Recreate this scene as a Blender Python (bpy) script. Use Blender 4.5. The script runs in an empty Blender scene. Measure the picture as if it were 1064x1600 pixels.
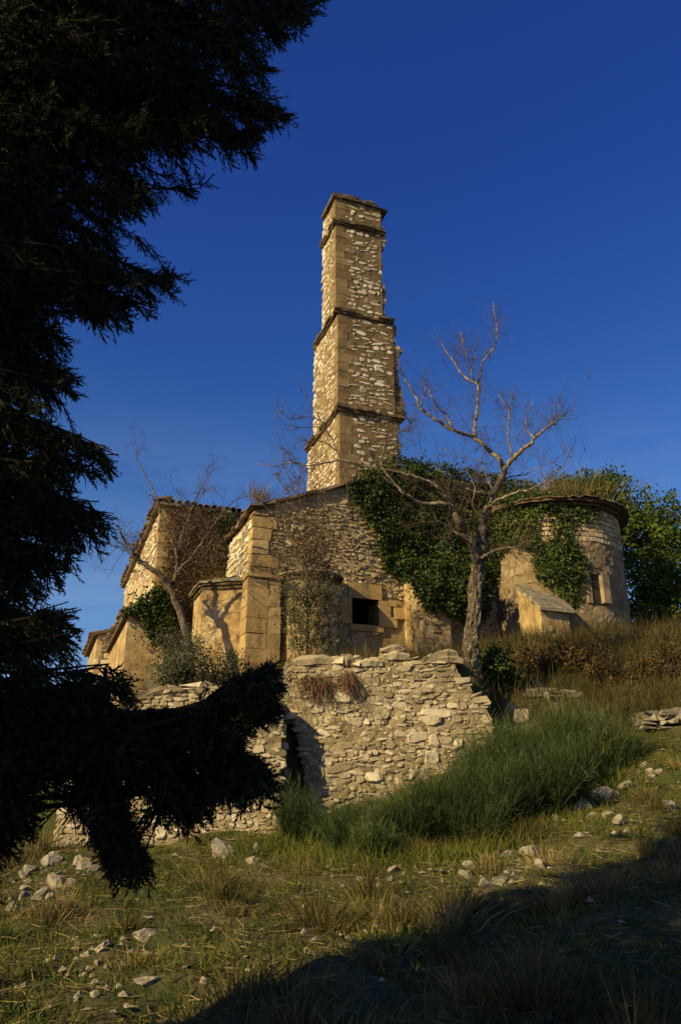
import bpy, math, random
import numpy as np
from mathutils import Vector, Matrix

rng = np.random.default_rng(7)
random.seed(7)
C = bpy.context.scene.collection
SC = bpy.context.scene
R = math.radians

# ------------------------------------------------------------------ camera, sky, sun, exposure
PITCH = R(21.0)
F = 1244.0                                   # focal length in pixels of a 1064 x 1600 frame (28 mm on 36 mm)
cam_data = bpy.data.cameras.new('camera')
cam = bpy.data.objects.new('camera', cam_data)
C.objects.link(cam)
cam.location = (0, 0, 0)
cam.rotation_euler = (math.pi / 2 + PITCH, 0, 0)
cam_data.sensor_fit = 'VERTICAL'
cam_data.sensor_height = 36.0
cam_data.lens = 36.0 * F / 1600.0
cam_data.clip_start = 0.05
cam_data.clip_end = 3000
SC.camera = cam

SUN_AZ = R(39)                               # the sun stands left of and behind the camera
SUN_EL = R(27)
to_sun = Vector((-math.cos(SUN_AZ) * math.cos(SUN_EL), -math.sin(SUN_AZ) * math.cos(SUN_EL), math.sin(SUN_EL)))

world = bpy.data.worlds.new('World')
SC.world = world
world.use_nodes = True
wn = world.node_tree
wn.nodes.clear()
sky = wn.nodes.new('ShaderNodeTexSky')
sky.sky_type = 'NISHITA'
sky.sun_disc = False
sky.sun_elevation = SUN_EL
sky.sun_rotation = math.atan2(to_sun.x, to_sun.y)
sky.altitude = 900
sky.air_density = 1.0
sky.dust_density = 0.5
sky.ozone_density = 3.0
bg = wn.nodes.new('ShaderNodeBackground')
bg.inputs['Strength'].default_value = 0.07
hsv = wn.nodes.new('ShaderNodeHueSaturation')
hsv.inputs['Saturation'].default_value = 1.3
hsv.inputs['Value'].default_value = 1.0
tint = wn.nodes.new('ShaderNodeMixRGB'); tint.blend_type = 'MULTIPLY'
tint.inputs['Fac'].default_value = 1.0
tz = wn.nodes.new('ShaderNodeMapRange'); tz.inputs['From Min'].default_value = 0.25; tz.inputs['From Max'].default_value = 0.68
tcol = wn.nodes.new('ShaderNodeMixRGB'); tcol.inputs['Color1'].default_value = (1.75, 1.36, 1.40, 1); tcol.inputs['Color2'].default_value = (1.48, .88, 1.50, 1)
tc = wn.nodes.new('ShaderNodeTexCoord')
mp = wn.nodes.new('ShaderNodeMapping')
mp.inputs['Scale'].default_value = (1.6, 1.6, 9.0)
nz = wn.nodes.new('ShaderNodeTexNoise')
nz.inputs['Scale'].default_value = 2.2
nz.inputs['Detail'].default_value = 7
nz.inputs['Roughness'].default_value = 0.6
cr = wn.nodes.new('ShaderNodeValToRGB')
cr.color_ramp.elements[0].position = 0.30
cr.color_ramp.elements[0].color = (0, 0, 0, 1)
cr.color_ramp.elements[1].position = 0.80
cr.color_ramp.elements[1].color = (1, 1, 1, 1)
sx = wn.nodes.new('ShaderNodeSeparateXYZ')
low = wn.nodes.new('ShaderNodeMapRange')      # thin cloud veils only low over the horizon
low.inputs['From Min'].default_value = 0.50
low.inputs['From Max'].default_value = 0.20
mul = wn.nodes.new('ShaderNodeMath'); mul.operation = 'MULTIPLY'
mul2 = wn.nodes.new('ShaderNodeMath'); mul2.operation = 'MULTIPLY'; mul2.inputs[1].default_value = 0.38
cl = wn.nodes.new('ShaderNodeMixRGB')
cl.inputs['Color2'].default_value = (4.2, 5.6, 8.2, 1)
wo = wn.nodes.new('ShaderNodeOutputWorld')
L = wn.links.new
L(tc.outputs['Generated'], mp.inputs['Vector']); L(mp.outputs['Vector'], nz.inputs['Vector'])
L(nz.outputs['Fac'], cr.inputs['Fac']); L(tc.outputs['Generated'], sx.inputs[0]); L(sx.outputs['Z'], low.inputs['Value'])
L(cr.outputs['Color'], mul.inputs[0]); L(low.outputs['Result'], mul.inputs[1]); L(mul.outputs[0], mul2.inputs[0])
L(sky.outputs['Color'], hsv.inputs['Color']); L(hsv.outputs['Color'], tint.inputs['Color1']); L(tint.outputs['Color'], cl.inputs['Color1']); L(sx.outputs['Z'], tz.inputs['Value']); L(tz.outputs['Result'], tcol.inputs['Fac']); L(tcol.outputs['Color'], tint.inputs['Color2']); L(mul2.outputs[0], cl.inputs['Fac'])
L(cl.outputs['Color'], bg.inputs['Color']); L(bg.outputs['Background'], wo.inputs['Surface'])

sun_data = bpy.data.lights.new('sun', 'SUN')
sun_data.energy = 5.0
sun_data.angle = R(0.55)
sun_data.color = (1.0, 0.80, 0.40)
sun = bpy.data.objects.new('sun', sun_data)
C.objects.link(sun)
sun.rotation_euler = to_sun.to_track_quat('Z', 'Y').to_euler()

SC.view_settings.view_transform = 'Standard'
SC.view_settings.look = 'None'
SC.view_settings.exposure = 0.3
SC.view_settings.gamma = 1.0
SC.cycles.max_bounces = 5
SC.cycles.transparent_max_bounces = 4

# ------------------------------------------------------------------ picture rays
cp, sp = math.cos(PITCH), math.sin(PITCH)
def ray(u, v):
    u = np.asarray(u, float); v = np.asarray(v, float)
    x = (u - 532) / F; t = (800 - v) / F
    return np.stack([x, cp - t * sp, sp + t * cp], -1)
def at(u, v, y):                              # the point on a pixel's ray at distance y ahead of the camera
    d = ray(u, v)
    return d * (np.asarray(y, float) / d[..., 1])[..., None]
def proj(P):
    dep = P[:, 1] * cp + P[:, 2] * sp
    return 532 + F * P[:, 0] / dep, 800 - F * (P[:, 2] * cp - P[:, 1] * sp) / dep
def on_plane(u, v, p, n):
    d = ray(u, v); n = np.asarray(n, float); p = np.asarray(p, float)
    return d * ((p @ n) / (d @ n))[..., None]
def in_poly(u, v, poly):
    u = np.asarray(u, float); v = np.asarray(v, float)
    ins = np.zeros(u.shape, bool)
    n = len(poly)
    for i in range(n):
        x0, y0 = poly[i]; x1, y1 = poly[(i + 1) % n]
        if y0 == y1: continue
        c = ((y0 > v) != (y1 > v)) & (u < (x1 - x0) * (v - y0) / (y1 - y0) + x0)
        ins ^= c
    return ins
def near_poly(u, v, poly, r):
    k = in_poly(u, v, poly)
    for a in np.arange(6) * 1.0472: k |= in_poly(u + r * np.cos(a), v + r * np.sin(a), poly)
    return k
def sample_poly(poly, n):
    xs = [p[0] for p in poly]; ys = [p[1] for p in poly]
    u = rng.uniform(min(xs), max(xs), n * 4); v = rng.uniform(min(ys), max(ys), n * 4)
    k = in_poly(u, v, poly)
    return u[k][:n], v[k][:n]
def unit(a):
    return a / np.maximum(np.linalg.norm(a, axis=-1, keepdims=True), 1e-9)

# ------------------------------------------------------------------ materials
def ramp(nt, stops):
    r = nt.nodes.new('ShaderNodeValToRGB')
    e = r.color_ramp.elements
    e[0].position, e[0].color = stops[0][0], (*stops[0][1], 1)
    e[1].position, e[1].color = stops[-1][0], (*stops[-1][1], 1)
    for p, c in stops[1:-1]:
        q = e.new(p); q.color = (*c, 1)
    return r
def mat(name, stops, stain=None, scale=3.0, bump=0.4, bump_scale=40.0, rough=0.95, attr=None, mixn=0.5,
        translucent=0.0, stain_scale=1.2, stain_at=(0.52, 0.68), dist=0.02, streak=0.0, fine=True):
    """stops: colour ramp driven by noise, or by the tone attribute blended with noise"""
    m = bpy.data.materials.new(name); m.use_nodes = True
    nt = m.node_tree; nd = nt.nodes; lk = nt.links.new
    b = nd['Principled BSDF']; b.inputs['Roughness'].default_value = rough
    b.inputs['Specular IOR Level'].default_value = 0.15
    geo = nd.new('ShaderNodeNewGeometry')
    n1 = nd.new('ShaderNodeTexNoise'); n1.inputs['Scale'].default_value = scale
    n1.inputs['Detail'].default_value = 8; n1.inputs['Roughness'].default_value = 0.62
    lk(geo.outputs['Position'], n1.inputs['Vector'])
    fac = n1.outputs['Fac']
    if attr:
        a = nd.new('ShaderNodeAttribute'); a.attribute_name = attr
        mx = nd.new('ShaderNodeMix'); mx.inputs['Factor'].default_value = mixn
        lk(a.outputs['Fac'], mx.inputs['A']); lk(fac, mx.inputs['B']); fac = mx.outputs['Result']
    r = ramp(nt, stops); lk(fac, r.inputs['Fac'])
    col = r.outputs['Color']
    if stain:
        n2 = nd.new('ShaderNodeTexNoise'); n2.inputs['Scale'].default_value = stain_scale
        n2.inputs['Detail'].default_value = 9; n2.inputs['Roughness'].default_value = 0.7
        if streak:
            mpn = nd.new('ShaderNodeMapping'); mpn.inputs['Scale'].default_value = (1, 1, streak)
            lk(geo.outputs['Position'], mpn.inputs['Vector']); lk(mpn.outputs['Vector'], n2.inputs['Vector'])
        else: lk(geo.outputs['Position'], n2.inputs['Vector'])
        r2 = ramp(nt, [(stain_at[0], (0, 0, 0)), (stain_at[1], (1, 1, 1))]); lk(n2.outputs['Fac'], r2.inputs['Fac'])
        mc = nd.new('ShaderNodeMixRGB'); mc.inputs['Color2'].default_value = (*stain, 1)
        lk(r2.outputs['Color'], mc.inputs['Fac']); lk(col, mc.inputs['Color1']); col = mc.outputs['Color']
    if stain and fine:                       # small pits, chips and lichen freckles
        n4 = nd.new('ShaderNodeTexNoise'); n4.inputs['Scale'].default_value = 17; n4.inputs['Detail'].default_value = 5; n4.inputs['Roughness'].default_value = .75
        lk(geo.outputs['Position'], n4.inputs['Vector']); r4 = ramp(nt, [(.30, (.42, .42, .42)), (.46, (1, 1, 1)), (.60, (1, 1, 1)), (.74, (1.28, 1.28, 1.22))]); lk(n4.outputs['Fac'], r4.inputs['Fac'])
        m4 = nd.new('ShaderNodeMixRGB'); m4.blend_type = 'MULTIPLY'; m4.inputs['Fac'].default_value = 1; lk(col, m4.inputs['Color1']); lk(r4.outputs['Color'], m4.inputs['Color2']); col = m4.outputs['Color']
    lk(col, b.inputs['Base Color'])
    if bump:
        n3 = nd.new('ShaderNodeTexNoise'); n3.inputs['Scale'].default_value = bump_scale
        n3.inputs['Detail'].default_value = 6; n3.inputs['Roughness'].default_value = 0.65
        lk(geo.outputs['Position'], n3.inputs['Vector'])
        bp = nd.new('ShaderNodeBump'); bp.inputs['Strength'].default_value = bump; bp.inputs['Distance'].default_value = dist
        lk(n3.outputs['Fac'], bp.inputs['Height']); lk(bp.outputs['Normal'], b.inputs['Normal'])
    if translucent:
        tr = nd.new('ShaderNodeBsdfTranslucent'); ms = nd.new('ShaderNodeMixShader')
        ms.inputs['Fac'].default_value = translucent
        lk(col, tr.inputs['Color']); lk(b.outputs['BSDF'], ms.inputs[1]); lk(tr.outputs['BSDF'], ms.inputs[2])
        lk(ms.outputs['Shader'], nd['Material Output'].inputs['Surface'])
    return m

M = {}
M['tower_mortar'] = mat('tower_mortar', [(0.3, (.12, .08, .034)), (0.5, (.20, .137, .06)), (0.72, (.29, .205, .10))], scale=2.5, bump=.8, bump_scale=28, stain=(.11, .085, .05), stain_scale=1.6, streak=.3, stain_at=(.50, .66))
M['tower_mortar_left'] = mat('tower_mortar_left', [(0.3, (.16, .11, .05)), (0.5, (.255, .18, .085)), (0.72, (.36, .265, .135))], scale=2.5, bump=.8, bump_scale=28, stain=(.17, .125, .065), stain_scale=1.6, streak=.3)  # paler copy of the tower mortar, for the left face only
M['tower_block'] = mat('tower_block', [(0.2, (.17, .115, .05)), (0.5, (.28, .195, .09)), (0.8, (.40, .30, .155))], attr='tone', mixn=.5, scale=3, bump=.7, bump_scale=26, stain=(.13, .095, .05), stain_scale=2.2, streak=.3, stain_at=(.48, .66))
M['tower_stone'] = mat('tower_stone', [(0.2, (.33, .245, .125)), (0.42, (.52, .43, .28)), (0.75, (.72, .64, .48))], attr='tone', mixn=.35, scale=9, bump=.5, bump_scale=45)
M['ashlar'] = mat('ashlar', [(0.2, (.28, .175, .065)), (0.5, (.44, .295, .115)), (0.8, (.58, .43, .21))], attr='tone', mixn=.55, scale=2.2, bump=.7, bump_scale=26, stain=(.20, .145, .075), stain_scale=2.4, streak=.35, stain_at=(.48, .66))
M['plaster'] = mat('plaster', [(0.32, (.27, .165, .06)), (0.45, (.42, .285, .12)), (0.55, (.52, .38, .185)), (0.68, (.64, .52, .31))], scale=2.6, bump=.9, bump_scale=22, stain=(.22, .15, .07), stain_scale=2.6, stain_at=(.48, .64), streak=.3)
M['apse_render'] = mat('apse_render', [(0.3, (.14, .095, .045)), (0.5, (.25, .18, .095)), (0.7, (.38, .295, .175))], scale=1.6, bump=.7, bump_scale=20, stain=(.13, .10, .06), stain_scale=1.0, stain_at=(.46, .62))  # apse albedo lowered: shade of the bare tree's twigs put into the colour
M['apse_stone'] = mat('apse_stone', [(0.2, (.15, .11, .055)), (0.5, (.27, .20, .11)), (0.8, (.42, .335, .21))], attr='tone', mixn=.55, scale=2.2, bump=.5, bump_scale=30, stain=(.14, .11, .07), stain_scale=1.2, stain_at=(.46, .62))
M['rubble_mortar'] = mat('rubble_mortar', [(0.3, (.24, .17, .08)), (0.5, (.36, .265, .13)), (0.7, (.48, .37, .2))], scale=2.2, bump=.9, bump_scale=24, stain=(.11, .085, .05), stain_scale=.9)
M['rubble_stone'] = mat('rubble_stone', [(0.2, (.22, .16, .085)), (0.5, (.42, .32, .175)), (0.8, (.62, .51, .33))], attr='tone', mixn=.4, scale=8, bump=.6, bump_scale=40, stain=(.12, .09, .05), stain_scale=.8)
M['wall_mortar'] = mat('wall_mortar', [(0.3, (.17, .13, .07)), (0.5, (.31, .245, .135)), (0.7, (.44, .365, .22))], scale=2.6, bump=.9, bump_scale=22, stain=(.17, .14, .08), stain_scale=1.2)
M['wall_stone'] = mat('wall_stone', [(0.15, (.17, .135, .08)), (0.38, (.34, .27, .16)), (0.60, (.48, .40, .255)), (0.92, (.70, .61, .44))], attr='tone', mixn=.35, scale=7, bump=.7, bump_scale=32, stain=(.20, .18, .135), stain_scale=2.5)
M['cornice'] = mat('cornice', [(0.3, (.06, .042, .022)), (0.5, (.11, .08, .042)), (0.7, (.20, .15, .085))], scale=4, bump=.6, bump_scale=30)  # dark from weathering, with the shade of the undersides put into the colour
M['cornice_pale'] = mat('cornice_pale', [(0.3, (.30, .20, .09)), (0.5, (.42, .30, .14)), (0.7, (.50, .38, .2))], scale=4, bump=.6, bump_scale=30, stain=(.16, .12, .07))
M['tile'] = mat('tile', [(0.25, (.085, .06, .038)), (0.5, (.17, .12, .075)), (0.8, (.30, .23, .15))], attr='tone', mixn=.4, scale=10, bump=.5, bump_scale=40)
M['slab'] = mat('slab', [(0.3, (.13, .105, .065)), (0.5, (.25, .21, .14)), (0.7, (.40, .35, .25))], scale=6, bump=.7, bump_scale=30, stain=(.14, .12, .08), stain_scale=4)
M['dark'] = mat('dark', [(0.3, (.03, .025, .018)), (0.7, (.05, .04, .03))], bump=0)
M['rock'] = mat('rock', [(0.25, (.13, .11, .07)), (0.5, (.30, .255, .18)), (0.75, (.52, .46, .35))], scale=6, bump=.8, bump_scale=26, stain=(.20, .18, .13), stain_scale=5)
M['bark'] = mat('bark', [(0.3, (.04, .03, .02)), (0.5, (.13, .10, .068)), (0.7, (.30, .245, .17))], scale=9, bump=1.0, bump_scale=22, dist=.04, stain=(.09, .065, .045), stain_scale=6)
M['dead_wood'] = mat('dead_wood', [(0.3, (.09, .065, .042)), (0.5, (.20, .155, .105)), (0.7, (.46, .39, .29))], scale=9, bump=.8, bump_scale=40)
M['twig'] = mat('twig', [(0.3, (.05, .034, .022)), (0.5, (.095, .068, .045)), (0.7, (.16, .12, .085))], scale=6, bump=0)
M['cypress_bark'] = mat('cypress_bark', [(0.3, (.02, .014, .010)), (0.7, (.045, .032, .024))], scale=9, bump=.8)
def leafmat(name, stops, tr=0.2, rough=.7):
    return mat(name, stops, attr='tone', mixn=.25, scale=1.5, bump=0, rough=rough, translucent=tr)
M['cypress'] = leafmat('cypress', [(0.1, (.009, .014, .005)), (0.5, (.026, .037, .011)), (0.95, (.085, .098, .026))], .18)
M['ivy'] = leafmat('ivy', [(0.1, (.016, .030, .006)), (0.5, (.050, .080, .014)), (0.95, (.15, .175, .04))], .15, .5)
M['tree_leaf'] = leafmat('tree_leaf', [(0.1, (.022, .044, .006)), (0.5, (.080, .118, .014)), (0.95, (.21, .24, .04))], .2)
M['brown_leaf'] = leafmat('brown_leaf', [(0.1, (.07, .038, .016)), (0.5, (.15, .085, .034)), (0.95, (.26, .16, .065))], .2)
M['grey_leaf'] = leafmat('grey_leaf', [(0.1, (.05, .058, .03)), (0.5, (.10, .115, .058)), (0.95, (.19, .20, .105))], .15)
M['broom'] = leafmat('broom', [(0.1, (.016, .032, .008)), (0.5, (.045, .075, .020)), (0.95, (.16, .165, .055))], .15)
M['grass'] = leafmat('grass', [(0.08, (.022, .044, .006)), (0.42, (.098, .125, .017)), (0.7, (.20, .185, .036)), (0.97, (.36, .28, .085))], .25)
M['dry_grass'] = leafmat('dry_grass', [(0.1, (.05, .052, .012)), (0.45, (.13, .10, .03)), (0.95, (.42, .31, .12))], .25)
M['bank_grass'] = leafmat('bank_grass', [(0.1, (.03, .03, .008)), (0.45, (.085, .066, .02)), (0.95, (.30, .21, .08))], .2)
M['bramble'] = leafmat('bramble', [(0.1, (.035, .024, .008)), (0.5, (.095, .062, .020)), (0.95, (.22, .155, .05))], .2)
M['dry_stem'] = leafmat('dry_stem', [(0.1, (.09, .05, .025)), (0.5, (.17, .10, .05)), (0.95, (.30, .20, .10))], .1)
M['cone'] = mat('cone', [(0.3, (.07, .045, .025)), (0.7, (.20, .14, .08))], scale=30, bump=.6, bump_scale=60)
M['soil'] = mat('soil', [(0.3, (.055, .05, .02)), (0.45, (.095, .085, .032)), (0.58, (.14, .11, .05)), (0.75, (.22, .17, .09))], scale=1.3, bump=1.0, bump_scale=14, dist=.06, stain=(.06, .075, .018), stain_scale=.9, stain_at=(.45, .62))

# ------------------------------------------------------------------ mesh helpers
class Geo:
    """collects faces for ONE mesh object"""
    def __init__(s):
        s.V = []; s.n = 0; s.F = {}; s.T = []
    def add(s, V, faces, tone=0.5, mi=0):
        V = np.asarray(V, float).reshape(-1, 3)
        for f in faces:
            f = np.asarray(f, np.int64)
            if f.ndim == 1: f = f[None]
            s.F.setdefault((f.shape[1], mi), []).append(f + s.n)
        s.V.append(V); s.n += len(V)
        s.T.append(np.broadcast_to(np.asarray(tone, float), (len(V),)).copy())
        return s
    def build(s, name, mats, parent=None, smooth=False):
        me = bpy.data.meshes.new(name)
        V = np.concatenate(s.V) if s.V else np.zeros((0, 3))
        me.vertices.add(len(V)); me.vertices.foreach_set('co', V.ravel())
        loops = []; tot = []; mis = []
        for (k, mi), fl in s.F.items():
            f = np.concatenate(fl); loops.append(f.ravel()); tot.append(np.full(len(f), k)); mis.append(np.full(len(f), mi))
        loops = np.concatenate(loops).astype(np.int32); tot = np.concatenate(tot).astype(np.int32); mis = np.concatenate(mis).astype(np.int32)
        me.loops.add(len(loops)); me.loops.foreach_set('vertex_index', loops)
        me.polygons.add(len(tot))
        st = np.zeros(len(tot), np.int32); st[1:] = np.cumsum(tot)[:-1]
        me.polygons.foreach_set('loop_start', st); me.polygons.foreach_set('loop_total', tot)
        me.polygons.foreach_set('material_index', mis)
        me.polygons.foreach_set('use_smooth', np.full(len(tot), smooth, bool))
        a = me.attributes.new('tone', 'FLOAT', 'POINT'); a.data.foreach_set('value', np.concatenate(s.T).astype(np.float32))
        me.update(calc_edges=True); me.validate()
        for m in (mats if isinstance(mats, (list, tuple)) else [mats]): me.materials.append(M[m])
        o = bpy.data.objects.new(name, me); C.objects.link(o)
        if parent is not None:
            o.parent = parent
            o.matrix_parent_inverse = Matrix.Translation(-Vector(parent.location))
        return o
def tag(o, label=None, cat=None, group=None, kind=None):
    if label: o['label'] = label
    if cat: o['category'] = cat
    if group: o['group'] = group
    if kind: o['kind'] = kind
    return o
def thing(name, label, cat, loc=(0, 0, 0), group=None):
    o = bpy.data.objects.new(name, None); C.objects.link(o)
    o.location = Vector([float(q) for q in loc]); o.empty_display_size = .2
    return tag(o, label, cat, group, 'thing')

BOXF = [np.array([[0, 1, 3, 2], [4, 6, 7, 5], [0, 4, 5, 1], [2, 3, 7, 6], [0, 2, 6, 4], [1, 5, 7, 3]])]
def wob(P, amp, freq=2.0, ph=0.0):            # cheap smooth noise displacement
    P = np.asarray(P, float)
    o = np.zeros_like(P)
    for k in range(3):
        f = freq * (1.0, 2.1, 4.3)[k]; a = amp / (1, 2, 4)[k]
        o[:, 0] += a * np.sin(f * (P[:, 1] * 1.3 + P[:, 2] * 1.7) + 1.1 + k + ph)
        o[:, 1] += a * np.sin(f * (P[:, 0] * 1.5 + P[:, 2] * 1.2) + 2.3 + k * 2 + ph)
        o[:, 2] += a * np.sin(f * (P[:, 0] * 1.2 + P[:, 1] * 1.6) + 0.4 + k * 3 + ph)
    return P + o
def frame(o, e1, e2):                         # local (a, b, z) -> world
    o = np.asarray(o, float); e1 = np.asarray([*e1, 0.]); e2 = np.asarray([*e2, 0.])
    def f(a, b, z):
        a = np.asarray(a, float)[..., None]; b = np.asarray(b, float)[..., None]; z = np.asarray(z, float)[..., None]
        return o + a * e1 + b * e2 + z * np.array([0, 0, 1.])
    return f
def gbox(g, fr, a0, a1, b0, b1, z0, z1, mi=0, tone=.5):
    P = [(a, b, z) for a in (a0, a1) for b in (b0, b1) for z in (z0, z1)]
    P = np.array(P); g.add(fr(P[:, 0], P[:, 1], P[:, 2]), BOXF, tone, mi)
def gprism(g, fr, poly_az, b0, b1, mi=0):     # polygon in (a, z) extruded along b
    n = len(poly_az); p = np.array(poly_az, float)
    V = np.concatenate([fr(p[:, 0], np.full(n, b0), p[:, 1]), fr(p[:, 0], np.full(n, b1), p[:, 1])])
    fs = [np.arange(n), np.arange(n, 2 * n)[::-1]]
    fs += [np.array([[i, i + n, (i + 1) % n + n, (i + 1) % n]]) for i in range(n)]
    g.add(V, fs, .5, mi)
def gsheet(g, fn, u0, u1, v0, v1, nu, nv, amp, mi=0, seed=0):   # a rough subdivided face; fn maps (u, v, w) to world
    uu, vv = np.meshgrid(np.linspace(u0, u1, nu + 1), np.linspace(v0, v1, nv + 1), indexing='ij')
    r = np.random.default_rng(seed)
    w = r.normal(0, amp, uu.shape)
    V = fn(uu.ravel(), vv.ravel(), w.ravel())
    i = np.arange(nu)[:, None] * (nv + 1) + np.arange(nv)[None]
    q = np.stack([i, i + nv + 1, i + nv + 2, i + 1], -1).reshape(-1, 4)
    g.add(V, [q], .5, mi)

def stones(g, fn, u0, u1, v0, v1, h=(.12, .25), w=(.15, .4), keep=None, gap=.02, depth=(.02, .06), square=.6, jitter=.12,
           cover=1.0, mi=0, tone=(.1, .9), seed=0, rot=.06, waves=.03, tilt=.6):
    """fills a wall face with separate irregular stones in rough courses"""
    r = np.random.default_rng(seed)
    U = []; Vv = []; A = []; B = []
    v = v0
    while v < v1:
        hh = r.uniform(*h); u = u0 - r.uniform(0, w[0])
        while u < u1:
            ww = r.uniform(*w) * r.choice([.6, 1, 1, 1.25])
            hj = hh * r.uniform(1 - jitter * 2, 1 + jitter * .6)
            U.append(u + ww / 2); Vv.append(v + hh / 2 + r.uniform(-1, 1) * jitter * hh); A.append(ww / 2); B.append(hj / 2)
            u += ww
        v += hh
    U = np.array(U); Vv = np.array(Vv); A = np.array(A); B = np.array(B)
    Vv = Vv + waves * np.sin(U * 2.3 + seed) + waves * .6 * np.sin(U * 5.1 + Vv * 2 + seed)
    k = (U - A * .7 > u0) & (U + A * .7 < u1) & (Vv - B * .6 > v0) & (Vv + B * .6 < v1) & (r.random(len(U)) < cover)
    if keep is not None: k &= keep(U, Vv)
    U, Vv, A, B = U[k], Vv[k], A[k], B[k]
    n = len(U)
    if n == 0: return
    A = np.maximum(A - gap / 2, .02); B = np.maximum(B - gap / 2, .02)
    s = square
    base = np.array([(1, -s), (1, s), (s, 1), (-s, 1), (-1, s), (-1, -s), (-s, -1), (s, -1)], float)
    d = r.uniform(*depth, n)
    ang = r.normal(0, rot, n); ca, sa = np.cos(ang), np.sin(ang)
    jj = 1 + r.normal(0, jitter * .8, (n, 8)).clip(-.3, .18)
    X = base[None, :, 0] * A[:, None] * jj; Y = base[None, :, 1] * B[:, None] * jj
    X, Y = X * ca[:, None] - Y * sa[:, None], X * sa[:, None] + Y * ca[:, None]
    rings = [(1.0, -.6), (.985, .45), (.80, 1.0)]
    if square > .8: rings = [(1.0, -.6), (1.0, .75), (.94, 1.0)]
    P = []
    tilt_u = r.normal(0, .16, n); tilt_v = r.normal(-.05, .16, n)
    for sc, dd in rings:
        w_ = d[:, None] * dd * (1 + r.normal(0, .12, (n, 8)))
        if dd > .3: w_ = w_ + (tilt_u[:, None] * X + tilt_v[:, None] * Y) * (.25 if square > .8 else tilt)
        P.append(np.stack([U[:, None] + X * sc, Vv[:, None] + Y * sc, w_], -1))
    P = np.concatenate(P, 1)                                    # n, 24, 3
    V = fn(P[..., 0].ravel(), P[..., 1].ravel(), P[..., 2].ravel())
    off = (np.arange(n) * 24)[:, None]
    i = np.arange(8); j = (i + 1) % 8
    q = np.concatenate([np.stack([i, j, j + 8, i + 8], -1), np.stack([i + 8, j + 8, j + 16, i + 16], -1)])
    q = (off[:, :, None] + q[None]).reshape(-1, 4)
    cap = off + np.arange(16, 24)[None]
    g.add(V, [q, cap], np.repeat(r.uniform(*tone, n), 24), mi)

def tube(g, pts, rad, sides=6, tone=.5, mi=0, cap=True):
    P = np.asarray(pts, float); rad = np.asarray(rad, float); n = len(P)
    T = np.gradient(P, axis=0); T = unit(T)
    up = np.array([0.31, 0.17, 0.93]); A = unit(np.cross(T, up)); B = np.cross(T, A)
    a = np.arange(sides) * 2 * np.pi / sides
    V = P[:, None] + rad[:, None, None] * (np.cos(a)[None, :, None] * A[:, None] + np.sin(a)[None, :, None] * B[:, None])
    i = np.arange(n - 1)[:, None] * sides; k = np.arange(sides); k2 = (k + 1) % sides
    q = np.stack([i + k, i + k2, i + sides + k2, i + sides + k], -1).reshape(-1, 4)
    fs = [q]
    if cap: fs += [np.arange(sides)[::-1], np.arange(sides) + (n - 1) * sides]
    g.add(V.reshape(-1, 3), fs, tone, mi)
def rough_tube(g, pts, rad, sides, amp, seed=0):
    """a trunk with ridged bark"""
    b = Geo(); tube(b, pts, rad, sides); V = b.V[0]; r = np.random.default_rng(seed); n = len(pts); P = np.repeat(np.asarray(pts), sides, 0)
    k = r.normal(0, 1, (n // 3 + 2, sides)); ridge = np.stack([np.interp(np.arange(n) / 3, np.arange(len(k)), k[:, j]) for j in range(sides)], 1)
    V = P + (V - P) * (1 + amp * ridge.ravel()[:, None] + r.normal(0, amp * .35, (len(V), 1)))
    g.add(V, [f for fl in b.F.values() for f in fl])
def smooth_path(pts, k=4):                    # Catmull-Rom through the points; rows may hold radii too
    p = np.asarray(pts, float)
    p = np.concatenate([[2 * p[0] - p[1]], p, [2 * p[-1] - p[-2]]])
    out = []
    for i in range(1, len(p) - 2):
        for t in np.arange(k) / k:
            a, b, c, d = p[i - 1:i + 3]
            out.append(.5 * (2 * b + (c - a) * t + (2 * a - 5 * b + 4 * c - d) * t * t + (3 * b - a - 3 * c + d) * t ** 3))
    out.append(p[-2])
    return np.array(out)

def blades(g, P, D, Lh, W, bend=None, tone=None, mi=0, side=None):
    """thin tapering strips, one per row of P, growing along D and bending over along bend"""
    n = len(P); D = unit(D)
    if side is None: side = unit(np.cross(D, rng.normal(0, 1, (n, 3))))
    if bend is None: bend = np.zeros((n, 3))
    Lh = np.broadcast_to(np.asarray(Lh, float), (n,))[:, None]; W = np.broadcast_to(np.asarray(W, float), (n,))[:, None]
    m = P + D * Lh * .55 + bend * Lh * .25; t = P + D * Lh * .95 + bend * Lh
    V = np.stack([P - side * W * .5, P + side * W * .5, m - side * W * .42, m + side * W * .42, t], 1).reshape(-1, 3)
    o = np.arange(n)[:, None] * 5
    if tone is None: tone = rng.random(n)
    g.add(V, [o + np.array([0, 1, 3, 2]), o + np.array([2, 3, 4])], np.repeat(tone, 5), mi)
def leaves(g, P, D, N, Lh, W, tone=None, mi=0):
    """folded pointed leaves: two triangles hinged on the midrib"""
    n = len(P); D = unit(D); S = unit(np.cross(D, N)); N2 = np.cross(S, D)
    Lh = np.broadcast_to(np.asarray(Lh, float), (n,))[:, None]; W = np.broadcast_to(np.asarray(W, float), (n,))[:, None]
    V = np.stack([P, P + D * Lh * .42 + S * W * .5 + N2 * W * .12, P + D * Lh, P + D * Lh * .42 - S * W * .5 + N2 * W * .12], 1).reshape(-1, 3)
    o = np.arange(n)[:, None] * 4
    if tone is None: tone = rng.random(n)
    g.add(V, [o + np.array([0, 1, 2]), o + np.array([0, 2, 3])], np.repeat(tone, 4), mi)

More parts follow.
